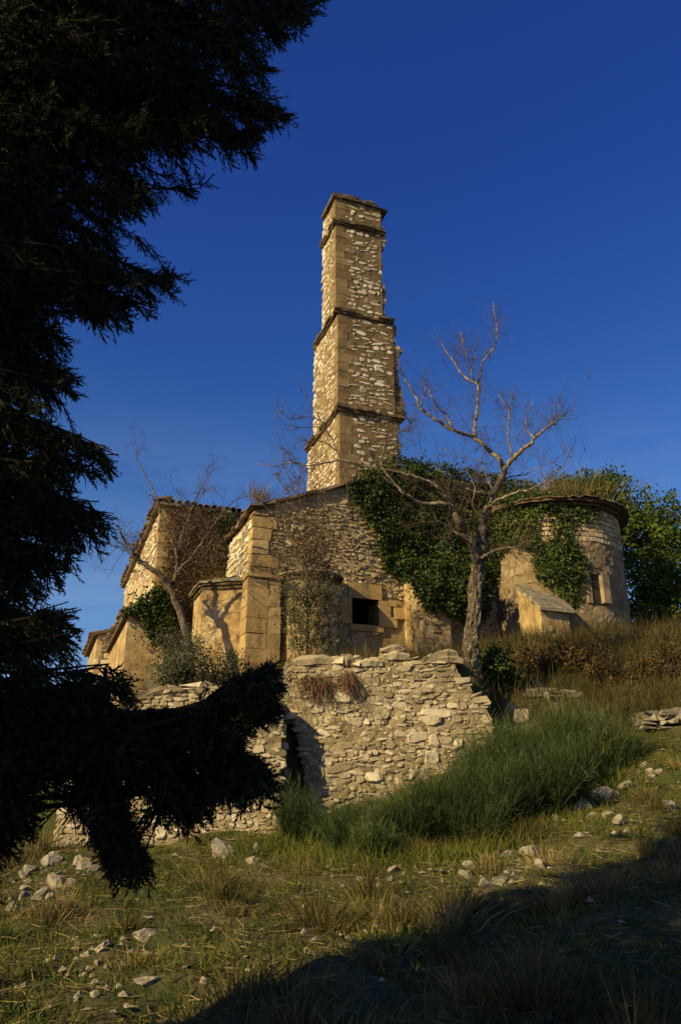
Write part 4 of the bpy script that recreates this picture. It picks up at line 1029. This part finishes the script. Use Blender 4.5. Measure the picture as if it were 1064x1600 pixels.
# broom shrubs on the slope
def broom(label, u, v, h, spread, n):
    n = int(n * .6)
    b = ground_at(u, v); o = thing('broom_shrub', label, 'shrub', b, 'green broom shrubs on the slope')
    g = Geo(); k = 16; cl = rng.normal(0, .5, (k, 2)); i = rng.integers(0, k, n)
    x = b[0] + cl[i, 0] * spread * .45 + rng.normal(0, spread * .10, n); y = b[1] + cl[i, 1] * spread * .35 + rng.normal(0, spread * .10, n)
    P = np.stack([x, y, H(x, y) - .03], -1); D = np.stack([cl[i, 0] * .75, cl[i, 1] * .6, np.ones(n)], -1) + rng.normal(0, .2, (n, 3)); D[:, 2] = np.abs(D[:, 2])
    Lh = h * rng.uniform(.2, 1.0, n) ** .8 * rng.uniform(.35, 1.12, k)[i] * (1 - .22 * np.abs(cl[i, 0])); bend = rng.normal(0, .2, (n, 3)); ct = np.clip(rng.uniform(.1, .6) + rng.uniform(-.2, .3, k), 0, 1); tone = np.clip(ct[i] + rng.normal(0, .16, n), 0, 1)
    blades(g, P, D, Lh, .009, bend, tone)
    m_ = n * 7; s = rng.uniform(.3, 1.0, m_) ** .8; j = rng.integers(0, n, m_); Q = P[j] + unit(D[j]) * (Lh[j] * s)[:, None] + bend[j] * (Lh[j] * s * s)[:, None] * .6
    blades(g, Q, unit(D[j]) + rng.normal(0, .42, (m_, 3)), rng.uniform(.06, .22, m_), .0052, rng.normal(0, .2, (m_, 3)), np.clip(tone[j] + rng.normal(.05, .2, m_), 0, 1))
    g.build('stems', 'broom', o)
    return o
for a in [('green broom clump below the dark slot between the two stone walls', 462, 1318, .95, .42, 1900), ('low broom clump under the left part of the terrace wall', 548, 1335, .85, .5, 2200),
          ('bushy broom clump below the middle of the terrace wall', 632, 1330, 1.1, .5, 2600), ('tall broom clump under the broken end of the terrace wall', 715, 1318, 1.25, .55, 3000),
          ('broom clump above the shaded rubble heap', 790, 1296, 1.2, .5, 2600), ('broom clump beside the two big pale boulders', 858, 1262, 1.15, .5, 2500),
          ('upper broom clump right of the wall end, under the flat slabs', 800, 1215, 1.15, .5, 2300), ('highest broom clump below the flat stone ledge', 885, 1185, 1.15, .55, 2600),
          ('rightmost broom clump near the ruined low wall', 948, 1190, .95, .5, 2000), ('small broom clump at the wall foot, between the low and the bushy clump', 590, 1345, .6, .35, 1500), ('broom clump directly under the wall end, behind the tall clump', 752, 1235, 1.0, .45, 2000), ('narrow broom clump between the rubble heap and the tall clump', 752, 1322, .8, .35, 1500), ('yellowish broom clump below the highest clump', 905, 1225, .8, .4, 1600)]: broom(*a)

fx = []; 
for u, v in ((430, 1330), (500, 1345), (590, 1348), (670, 1345), (750, 1330), (820, 1300), (880, 1262), (940, 1230), (980, 1180), (900, 1130), (760, 1190)):
    p = ground_at(u, v); fx.append(p)
fx = np.array(fx); i = rng.integers(0, len(fx), 15000); x = fx[i, 0] + rng.normal(0, .35, 15000); y = fx[i, 1] + rng.normal(0, .28, 15000); P = np.stack([x, y, H(x, y) - .02], -1)
FOOT = (P, rng.normal(0, .4, P.shape) + [0, 0, 1], rng.uniform(.08, .38, 15000) * rng.uniform(.4, 1, len(fx))[i], rng.normal(0, .3, P.shape) + [0, 0, -.15], np.clip(rng.normal(.4, .25, 15000), 0, 1))
# dry bushes on the bank by the apse
for lab, u, v, rad, n in [('rust-brown bramble bush on the bank right of the bare tree', 830, 1048, (.75, .5, .55), 2600), ('brown dry bush on the bank under the apse', 900, 1045, (.85, .5, .6), 2800),
                       ('reddish dry bramble on the bank at the right edge', 1040, 1060, (.9, .5, .7), 2800), ('dry russet bush on the bank between apse and ruined low wall', 970, 1062, (.8, .5, .65), 2800)]:
    bush('dry_bush', lab, ground_at(u, v), rad, int(n * .8), 'bramble', .05, cat='bush', ntw=700, group='dry bushes on the right bank')

# ------------------------------------------------------------------ rocks
import bmesh
def rock(label, u, v, w, h, seed, group, flat=.8, rot=None):
    r = np.random.default_rng(seed); p = ground_at(u, v + h * .3); dep = p[1] * cp + p[2] * sp
    W = w * 1.12 / F * dep; Hh = h * 1.15 / F * dep; ROCKS.append((p[0], p[1], W))
    bm = bmesh.new(); bmesh.ops.create_icosphere(bm, subdivisions=3, radius=1.0)
    V = np.array([q.co for q in bm.verts])
    for k in range(16):
        n = unit(r.normal(0, 1, 3)); c = r.uniform(.38, .8); d = V @ n; V = np.where((d > c)[:, None], V - (d - c)[:, None] * n, V)
    V = wob(V, .035, 4, seed); V = V / np.abs(V).max(0)
    a = r.uniform(0, 6.28) if rot is None else 0; V = V * [W / 2, W / 2 * r.uniform(.7, 1), Hh / 2 * 1.25]
    t = r.normal(0, .2) if rot is None else rot; V[:, 0], V[:, 2] = V[:, 0] * math.cos(t) - V[:, 2] * math.sin(t), V[:, 0] * math.sin(t) + V[:, 2] * math.cos(t)
    for q, c in zip(bm.verts, V): q.co = c
    me = bpy.data.meshes.new('rock'); bm.to_mesh(me); bm.free(); me.materials.append(M['rock'])
    o = bpy.data.objects.new('rock', me); C.objects.link(o); o.location = (p[0], p[1] , p[2] + Hh * .10)
    return tag(o, label, 'rock', group)
ORD = ['first', 'second', 'third', 'fourth', 'fifth', 'sixth', 'seventh', 'eighth', 'ninth', 'tenth', 'eleventh', 'twelfth', 'thirteenth', 'fourteenth', 'fifteenth', 'sixteenth', 'seventeenth', 'eighteenth', 'nineteenth', 'twentieth']
ROCKS = []
SET = [
 ('stones scattered below the left wall', 'below the lower left wall', [
  (77, 1342, 34, 26, 'tilted grey slab, largest stone', .7), (91, 1381, 24, 20, 'bright white block in the heap', None), (83, 1372, 28, 22, 'grey boulder behind the white block', None), (133, 1350, 26, 18, 'pale pair-topped stone', None), (62, 1398, 32, 16, 'long flat tan stone', None), (98, 1417, 26, 22, 'lowest tilted slab', .6),
  (45, 1357, 22, 10), (35, 1366, 16, 12), (44, 1376, 18, 9), (42, 1387, 26, 8), (108, 1380, 18, 14), (36, 1403, 18, 18), (15, 1409, 11, 12), (18, 1416, 15, 12), (24, 1419, 8, 8), (80, 1399, 16, 12), (144, 1358, 18, 14), (122, 1346, 16, 16), (172, 1354, 22, 10)]),
 ('stones lying in the sunlit grass', 'in the sunlit grass slope', [
  (226, 1460, 40, 16, 'broad flat stone', .1), (350, 1325, 42, 22, 'wide block at the wall foot', None), (136, 1492, 20, 9, 'lower stone of the white row', .35), (157, 1485, 22, 9, 'upper stone of the white row', .3), (232, 1531, 44, 9, 'half buried long stone', 0.05),
  (194, 1380, 9, 10), (147, 1482, 16, 7), (140, 1515, 10, 9), (153, 1505, 13, 8), (118, 1466, 12, 7), (120, 1560, 11, 9), (147, 1555, 15, 10), (320, 1532, 14, 12), (395, 1345, 22, 12), (402, 1325, 15, 16), (482, 1487, 20, 14), (475, 1417, 9, 10), (503, 1360, 9, 9), (487, 1440, 12, 12)]),
 ('stones at the foot of the broom', 'at the foot of the broom clumps', [
  (612, 1358, 22, 12, 'white wedge', .3), (698, 1337, 16, 14, 'bright lone block', None), (720, 1332, 20, 16, 'leaning pale slab', .6),
  (602, 1337, 16, 10), (549, 1345, 13, 8), (562, 1375, 12, 8), (592, 1383, 14, 6), (682, 1340, 14, 9), (556, 1352, 10, 7)]),
 ('rubble stones in the shade', 'in the shaded rubble heap', [
  (831, 1331, 36, 20, 'biggest angular block', None), (790, 1333, 26, 14, 'second largest block', None), (782, 1375, 28, 10, 'flat slab', .05), (759, 1380, 22, 14, 'grey low boulder', None),
  (729, 1352, 22, 12), (727, 1366, 24, 16), (848, 1350, 24, 14), (767, 1355, 12, 8), (824, 1357, 14, 8), (745, 1392, 12, 8), (805, 1365, 14, 9), (860, 1340, 14, 10)]),
 ('boulders on the right slope', 'on the right slope', [
  (943, 1241, 44, 26, 'largest pale boulder', -.2), (907, 1258, 38, 24, 'dark-faced boulder beside the largest', None), (979, 1226, 24, 18, 'squarish pale boulder above', None), (966, 1279, 26, 20, 'tilted boulder below the largest', .5), (1043, 1258, 22, 18, 'grey half sunk boulder near the edge', None),
  (950, 1272, 20, 14), (926, 1274, 20, 9), (871, 1280, 18, 12), (1015, 1205, 12, 8), (1028, 1203, 12, 8), (1003, 1195, 10, 7), (905, 1305, 20, 10), (979, 1297, 10, 8), (1020, 1213, 14, 6)]),
 ('stones by the broken wall end', 'below the broken wall end', [
  (818, 1115, 28, 24, 'pale block', None), (799, 1108, 20, 20, 'tan block beside the pale one', None), (840, 1067, 16, 10), (856, 1088, 18, 12), (826, 1136, 20, 12), (868, 1103, 18, 10)]),
]
sd = 1000
for grp, where, items in SET:
    small = sorted([it for it in items if len(it) == 4], key=lambda t: t[0])
    for it in items:
        sd += 1
        if len(it) > 4: rock(f'{it[4]} {where}', *it[:4], sd, grp, rot=it[5])
        else: rock(f'small stone {where}, {ORD[small.index(it)]} from left', *it, sd, grp)
# flat ledges
def ledge(label, u, v, wpx, n, seed):
    p = ground_at(u, v); o = thing('stone_ledge', label, 'stones', p); r = np.random.default_rng(seed); dep = p[1] * cp + p[2] * sp; W = wpx / F * dep
    g = Geo(); fr = frame(p, (1, 0), (0, 1)); z = -.08
    for k in range(n):
        x = -W / 2 * r.uniform(.7, 1)
        while x < W / 2:
            w = r.uniform(.15, .45); h = r.uniform(.05, .11)
            P = np.array([(a, b, q) for a in (x, x + w * .95) for b in (-.25 + r.uniform(-.08, .08), .35) for q in (z, z + h)]) + r.normal(0, .035, (8, 3)) * [1, 1, .5]; g.add(fr(P[:, 0], P[:, 1], P[:, 2]), BOXF, r.random()); x += w
        z += .085
    g.build('slabs', 'slab', o)
ledge('flat stone ledge among dry bushes right of the bare tree', 848, 1085, 75, 2, 5)
ledge('ruined low dry stone wall on the bank at the right edge', 1035, 1135, 90, 4, 6)

# ------------------------------------------------------------------ grass
def in_build(x, y):
    return ((y > 13.35) & (y < 14.0) & (x > -4.5) & (x < -.95)) | ((y > 13.95) & (y < 14.6) & (x > -1) & (x < 2.65))
def scatter(n, xr, yr, dens):
    x = rng.uniform(*xr, n); y = yr[0] + (yr[1] - yr[0]) * rng.random(n) ** 1.35; k = (rng.random(n) < dens(x, y)) & ~in_build(x, y)
    return x[k], y[k]
pn = lambda x, y, a, b: .5 + .25 * np.sin(x * a + 1.3 * np.sin(y * b)) + .25 * np.sin(y * a * 1.2 + 1.7 * np.sin(x * b * 1.1 + 2))
tx, ty = scatter(5200, (-6.5, 7.5), (2.5, 14.2), lambda x, y: .3 + .7 * pn(x, y, 1.7, .9)); kt = len(tx)
i = rng.integers(0, kt, 100000); s_ = rng.uniform(.03, .12, kt)[i]
x = np.concatenate([tx[i] + rng.normal(0, 1, len(i)) * s_, rng.uniform(-6.5, 7.5, 120000)]); y = np.concatenate([ty[i] + rng.normal(0, 1, len(i)) * s_, 2.5 + 11.7 * rng.random(120000) ** 1.35])
cx0 = np.concatenate([tx[i], x[len(i):]]); cy0 = np.concatenate([ty[i], y[len(i):]])
ct = np.concatenate([rng.uniform(.0, .95, kt)[i], np.clip(.15 + .55 * rng.random(120000) ** 1.5, 0, 1)]); hh = np.concatenate([rng.uniform(.05, .20, kt)[i], rng.uniform(.03, .09, 120000)])
def off_rocks(x, y, fr_):
    k = np.ones(len(x), bool)
    for a, b, w in ROCKS: k &= ~((np.abs(x - a) < w * .62) & (y < b + w * .3) & (y > b - w * .55 - fr_))
    return k
k = ~in_build(x, y) & off_rocks(x, y, .22); x, y, cx0, cy0, ct, hh = x[k], y[k], cx0[k], cy0[k], ct[k], hh[k]; n = len(x)
P = np.stack([x, y, H(x, y) - .015], -1); t = np.clip(ct * .8 + rng.normal(0.05, .13, n), 0, 1)
d = np.stack([(x - cx0) * 4, (y - cy0) * 4, np.ones(n)], -1) + rng.normal(0, .42, (n, 3)); d[:, 2] = np.abs(d[:, 2])
g = Geo(); blades(g, P, d, hh * rng.uniform(.5, 1.1, n), .009, rng.normal(0, .35, (n, 3)) + [0, 0, -.2], t)
blades(g, FOOT[0], FOOT[1], FOOT[2], .009, FOOT[3], FOOT[4])
tag(g.build('grass', 'grass'), 'short green and yellow grass covering the slope', 'grass', kind='stuff')
nc = 750; x = rng.uniform(-5.5, 6.5, nc); y = 4 + 9.4 * rng.random(nc) ** .9; k = (rng.random(nc) < pn(x, y, 1.3, 1.1) ** 1.5) & ~in_build(x, y); x, y = x[k], y[k]; nc = len(x)
q = rng.integers(0, len(ROCKS), 420); rk = np.array(ROCKS); x = np.concatenate([x, rk[q, 0] + rng.normal(0, .28, 420)]); y = np.concatenate([y, rk[q, 1] + rng.normal(0, .28, 420)]); nc = len(x)
base = np.array([(1, 0, 0), (.3, .8, .1), (-.7, .6, 0), (-.9, -.4, .1), (.2, -1, 0), (.1, .1, .75), (.5, -.3, .6)]); sc = rng.uniform(.012, .05, nc)[:, None, None] * np.stack([rng.uniform(.7, 1.4, nc), rng.uniform(.7, 1.2, nc), rng.uniform(.5, 1.1, nc)], -1)[:, None]
V = (base[None] + rng.normal(0, .16, (nc, 7, 3))) * sc; a = rng.uniform(0, 6.28, nc); ca_, sa_ = np.cos(a)[:, None], np.sin(a)[:, None]
V = np.stack([V[..., 0] * ca_ - V[..., 1] * sa_ + x[:, None], V[..., 0] * sa_ + V[..., 1] * ca_ + y[:, None], V[..., 2] + H(x, y)[:, None] + .012], -1)
o7 = np.arange(nc)[:, None, None] * 7; f7 = np.array([(0, 1, 5), (1, 2, 5), (2, 3, 5), (3, 6, 5), (3, 4, 6), (4, 0, 6), (0, 5, 6)])
g = Geo(); g.add(V.reshape(-1, 3), [(o7 + f7[None]).reshape(-1, 3)], .5); tag(g.build('stone_chips', 'rock'), 'small limestone chips strewn through the grass', 'stone chips', kind='stuff')
# clumps of longer dry grass
cx_, cy_ = scatter(360, (-6, 7), (3.0, 13.4), lambda x, y: .35 + .65 * pn(x, y, 1.1, .7)); kk = off_rocks(cx_, cy_, .6); cx_, cy_ = cx_[kk], cy_[kk]; k = len(cx_); i = rng.integers(0, k, 42000); s = rng.uniform(.04, .13, k)
x = cx_[i] + rng.normal(0, 1, len(i)) * s[i]; y = cy_[i] + rng.normal(0, 1, len(i)) * s[i]; P = np.stack([x, y, H(x, y) - .02], -1); n = len(i); hh = rng.uniform(.12, .38, k)[i]
tn = rng.uniform(.15, .8, k)[i] + rng.normal(0, .15, n)
d = np.stack([(x - cx_[i]) * 2.2, (y - cy_[i]) * 2.2, np.ones(n)], -1) + rng.normal(0, .2, (n, 3))
g = Geo(); blades(g, P, d, hh * rng.uniform(.5, 1.1, n), .007, np.stack([(x - cx_[i]) * 2, (y - cy_[i]) * 2, -.15 * np.ones(n)], -1) + rng.normal(0, .15, (n, 3)), np.clip(tn, 0, 1))
x = rng.uniform(-6, 7, 16000); y = 3 + 10.6 * rng.random(16000); k = ~in_build(x, y) & off_rocks(x, y, .1); x, y = x[k], y[k]; n = len(x)   # fallen straw
P = np.stack([x, y, H(x, y) + rng.uniform(.01, .05, n)], -1); d = rng.normal(0, 1, (n, 3)) * [1, 1, .12] + [0, .1, .1]; blades(g, P, d, rng.uniform(.08, .28, n), .006, rng.normal(0, .15, (n, 3)) * [1, 1, .2], rng.uniform(.3, 1, n))
tag(g.build('dry_grass', 'dry_grass'), 'clumps of longer straw coloured grass on the slope', 'dry grass', kind='stuff')
# bank and terrace grass
x = np.concatenate([rng.uniform(2.6, 11, 26000), rng.uniform(-5, 3, 9000), rng.uniform(-10, -4.4, 12000)]); y = np.concatenate([rng.uniform(14, 20.5, 26000), rng.uniform(14.6, 18.8, 9000), rng.uniform(10.5, 19, 12000)])
k = rng.random(len(x)) < .3 + .7 * pn(x, y, 1.5, .8); x, y = x[k], y[k]; n = len(x); P = np.stack([x, y, H(x, y) - .02], -1)
g = Geo(); blades(g, P, rng.normal(0, .25, (n, 3)) + [0, 0, 1], rng.uniform(.2, .62, n), .011, rng.normal(0, .25, (n, 3)) + [0, 0, -.1], np.clip(.15 + .35 * pn(x, y, 2.1, 1.3) + rng.normal(0, .16, n), 0, 1))
tag(g.build('bank_grass', 'bank_grass'), 'tall dry grass on the bank and terrace below the church', 'dry grass', kind='stuff')

# ------------------------------------------------------------------ cypresses
def cypress(label, root, tips, outline, leafn=26, cones=0, rad=.32, height=11, subs=34, scale=1.0):
    """tips: ends of the boughs; every bough carries drooping side shoots with feathery scale sprays"""
    root = np.asarray(root, float); o = thing('cypress_tree', label, 'tree', root)
    g = Geo(); tp = smooth_path([(root[0], root[1], root[2] - .1, rad), (root[0] + .05, root[1], root[2] + height * .35, rad * .75), (root[0], root[1] + .1, root[2] + height * .7, rad * .4), (root[0], root[1], root[2] + height, .03)], 6)
    tube(g, tp[:, :3], tp[:, 3], 10); g.build('trunk', 'cypress_bark', o, True)
    g = Geo(); SP = []; SD = []; SL = []; NODES = []
    tips = sorted(tips, key=lambda q: np.linalg.norm(np.asarray(q)[:2] - root[:2]))
    for tpx in tips:
        tpx = np.asarray(tpx, float); ax = root + [0, 0, 0]; dist = np.linalg.norm(tpx[:2] - ax[:2])
        st = np.array([root[0], root[1], np.clip(tpx[2] + rng.uniform(-.3, .3) * dist, root[2] + .3, root[2] + height * .95)])
        arch = .10
        if outline is not None and tpx[2] / tpx[1] < .30: st[2] = tpx[2] - rng.uniform(0, .25) * dist; arch = -.04
        md = st * .45 + tpx * .55 + np.array([0, 0, arch * dist]) + rng.normal(0, .06, 3)
        t = np.linspace(0, 1, 13)[:, None]; B = (1 - t) ** 2 * st + 2 * t * (1 - t) * md + t ** 2 * tpx
        if outline is not None:
            bu, bv = proj(B); vis = (bu > 0) & (bv > 0) & (bv < 1600)
            if (vis & ~near_poly(bu, bv, outline, 8)).any():
                ok = False
                if NODES:
                    cand = np.concatenate(NODES); dd_ = np.linalg.norm(cand - tpx, axis=1); near = np.argsort(dd_)[:160]; near = near[dd_[near] > .12]
                    for c_ in rng.permutation(near)[:60]:
                        st = cand[c_]; dist = np.linalg.norm(tpx - st); md = st * .5 + tpx * .5 + np.array([0, 0, .05 * dist])
                        B = (1 - t) ** 2 * st + 2 * t * (1 - t) * md + t ** 2 * tpx; bu, bv = proj(B)
                        if near_poly(bu, bv, outline, 8).all(): ok = True; break
                if not ok: continue
            NODES.append(B[4:])
        tube(g, B, np.linspace(min(.03, .009 * dist + .003), .003, 13) * scale, 5, cap=False); ns = int(subs * np.clip(.45 + dist * .25, .6, 1.15)) if outline is not None else subs
        tt = rng.uniform(.22, 1.0, ns) ** .8; idx = tt * 12; i0 = np.minimum(idx.astype(int), 11); fr = (idx - i0)[:, None]
        p = B[i0] * (1 - fr) + B[i0 + 1] * fr; tan = unit(B[i0 + 1] - B[i0]); sd_ = unit(np.cross(tan, [0, 0, 1.])) * rng.choice([-1, 1], (ns, 1))
        d = unit(tan * .9 + sd_ * rng.uniform(.2, .9, (ns, 1)) + rng.normal(0, .3, (ns, 3)) + [0, 0, -.34]); l = rng.uniform(.16, .42, ns) * (1.15 - .6 * tt) * scale
        if outline is not None:
            eu, ev = proj(p + d * l[:, None]); kp = near_poly(eu, ev, outline, 7) | (eu < 0); p, d, l, tt = p[kp], d[kp], l[kp], tt[kp]; ns = len(p)
            if ns == 0: continue
        if outline is None:
            k = leafn; s = np.linspace(.08, 1, k)[None, :, None] * np.ones((ns, 1, 1)); q = p[:, None] + d[:, None] * l[:, None, None] * s + np.array([0, 0, -1.]) * (l[:, None, None] * s * s * .3)
            w = unit(np.cross(d, rng.normal(0, 1, (ns, 3))))[:, None] * np.where(np.arange(k) % 2, 1, -1)[None, :, None]
            dd = unit(d[:, None] * .9 + w * .75 + rng.normal(0, .25, (ns, k, 3)) + [0, 0, -.12]); sl = np.full((ns, k), .06)
        else:                                # side sprigs hang alternately from every shoot
            k = 11; s = np.linspace(.1, 1, k)[None, :, None] * np.ones((ns, 1, 1)); q = p[:, None] + d[:, None] * l[:, None, None] * s + np.array([0, 0, -1.]) * (l[:, None, None] * s * s * .3)
            tube_p = np.stack([p, p + d * l[:, None] * .5 - [0, 0, .02], q[:, -1]], 1)
            for tp_ in tube_p: tube(g, tp_, [.005, .004, .002], 3, cap=False)
            w = unit(np.cross(d, rng.normal(0, 1, (ns, 3))))[:, None] * np.where(np.arange(k) % 2, 1, -1)[None, :, None]
            dd = unit(d[:, None] * .85 + w * .6 + rng.normal(0, .2, (ns, k, 3)) + [0, 0, -.3]); sl = rng.uniform(.05, .13, (ns, k)) * (1.25 - .7 * s[..., 0])
        SP.append(q.reshape(-1, 3)); SD.append(dd.reshape(-1, 3)); SL.append(sl.ravel())
    g.build('boughs', 'cypress_bark', o)
    P = np.concatenate(SP); D = np.concatenate(SD); SLn = np.concatenate(SL); g = Geo(); n = len(P); tone = np.clip(rng.normal(.4, .2, n), 0, 1)
    if outline is None:
        Ln = rng.uniform(.035, .085, n) * scale
        blades(g, P, D, Ln, .016 * scale, rng.normal(0, .15, (n, 3)), tone)
        for s_ in (-1, 1):
            sd2 = unit(np.cross(D, rng.normal(0, 1, (n, 3)))); blades(g, P + D * (Ln * .4)[:, None], D * .8 + sd2 * .8 * s_, Ln * .6, .014 * scale, None, tone)
    else:
        blades(g, P, D, SLn, .0075, rng.normal(0, .12, (n, 3)) + [0, 0, -.1], tone)
        for f in np.linspace(.08, .92, 6):   # scale leaves, alternately left and right of the sprig
            for s_ in (-1, 1):
                sd2 = unit(np.cross(D, rng.normal(0, 1, (n, 3)))) * s_; b0 = P + D * (SLn * f)[:, None] + np.array([0, 0, -.06]) * (SLn * f * f)[:, None]; ll = rng.uniform(.012, .026, n)
                dl = unit(D * .9 + sd2 * .75); sw = unit(np.cross(dl, D + rng.normal(0, .3, (n, 3)))) * .0042
                V = np.stack([b0 - sw, b0 + sw, b0 + dl * ll[:, None]], 1).reshape(-1, 3); g.add(V, [np.arange(n * 3).reshape(-1, 3)], np.repeat(tone, 3))
    g.build('foliage', 'cypress', o)
    return o, P
CROWN = [(-140, -160), (520, -160), (500, 2), (478, 30), (455, 52), (425, 62), (432, 120), (452, 180), (408, 190), (392, 248), (340, 232), (312, 292), (262, 300), (225, 335), (245, 375), (298, 420), (278, 448), (236, 432), (238, 482), (170, 498), (120, 470), (98, 520), (118, 590), (102, 640), (125, 680), (185, 712), (120, 735), (80, 745), (160, 795), (172, 838), (120, 858), (98, 905), (125, 960), (110, 990),
 (150, 1038), (204, 1050), (214, 1102), (250, 1114), (312, 1106), (340, 1078), (400, 1040), (432, 1036), (428, 1092), (386, 1118), (362, 1156), (426, 1186), (422, 1216), (385, 1226), (330, 1215), (322, 1250), (297, 1262), (262, 1244), (206, 1196), (188, 1212), (196, 1270), (205, 1315), (240, 1343), (205, 1346), (180, 1338), (152, 1270), (134, 1220), (150, 1190), (118, 1160), (100, 1190), (58, 1225), (52, 1280), (0, 1322), (-140, 1330)]
tips = []
u, v = sample_poly(CROWN, 430)
for a, b in zip(u, v): tips.append(at(a - 6, b, rng.uniform(3.0, 4.75) if b < 950 else rng.uniform(3.1, 3.8)))
edge = [(503, 4), (480, 32), (462, 62), (440, 58), (465, 186), (440, 200), (436, 160), (414, 258), (385, 262), (400, 225), (324, 298), (300, 318), (314, 438), (296, 458), (272, 440), (245, 488), (210, 500), (150, 508), (118, 580), (122, 600), (105, 520), (196, 714), (180, 700), (140, 725), (162, 786), (150, 800), (178, 846), (165, 858), (140, 866), (130, 962), (125, 945), (112, 985), (170, 1040), (195, 1060), (438, 1042), (436, 1060), (425, 1095), (405, 1130), (432, 1165), (428, 1212), (415, 1200), (390, 1200), (300, 1262), (275, 1245), (320, 1245), (248, 1348), (225, 1338), (205, 1335), (190, 1300), (175, 1290), (160, 1250), (40, 1280), (20, 1315), (400, 1060), (380, 1100)]
for a, b in edge:
    for k in range(3): tips.append(at(a + rng.normal(0, 5) - 6, b + rng.normal(0, 5), rng.uniform(3.0, 3.9)))
cyp, CP = cypress('huge dark cypress filling the left side of the view, boughs drooping over the ruin', (-3.3, 3.3, float(H(np.array(-3.3), np.array(3.3)))), tips, CROWN)
# round cones on the shoots
cp_px = [(383, 48), (384, 100), (379, 163), (403, 180), (412, 186), (428, 172), (430, 182), (212, 180), (134, 212), (118, 265), (95, 305), (250, 45), (160, 150), (8, 268), (60, 305), (168, 190), (150, 135), (248, 205), (340, 150), (70, 230)]
for k, (a, b) in enumerate(cp_px):
    cu, cv = proj(CP); dd_ = np.hypot(cu - a, cv - b) + CP[:, 1] * 4; c = CP[np.argmin(dd_)] + [0, 0, -.012]
    g = Geo(); bm = bmesh.new(); bmesh.ops.create_icosphere(bm, subdivisions=2, radius=.0165)
    for q in bm.verts: q.co *= 1 + .18 * math.sin(9 * math.atan2(q.co.y, q.co.x)) * math.cos(q.co.z * 260); q.co += Vector(c) - cyp.location
    me = bpy.data.meshes.new('cone'); bm.to_mesh(me); bm.free(); me.materials.append(M['cone']); co = bpy.data.objects.new('cone', me); C.objects.link(co); co.parent = cyp
# second cypress beside the camera: its shade lies over the foreground
tips2 = []
r2 = np.array([-4.5, -.75, float(H(np.array(-4.5), np.array(-.75)))])
for k in range(250):
    z = rng.uniform(.3, 10.5); z = z if not 5.2 < z < 8 or rng.random() < .45 else rng.uniform(.3, 5); a = rng.uniform(0, 6.28); rr = 2.75 * math.sqrt(max(.05, 1 - z / 11.5)) * rng.uniform(.6, 1.0); tips2.append(r2 + [math.cos(a) * rr, math.sin(a) * rr, z])
cypress('second tall dark cypress behind the first, shading the grass', r2, tips2, None, leafn=12, subs=34, scale=1.9)
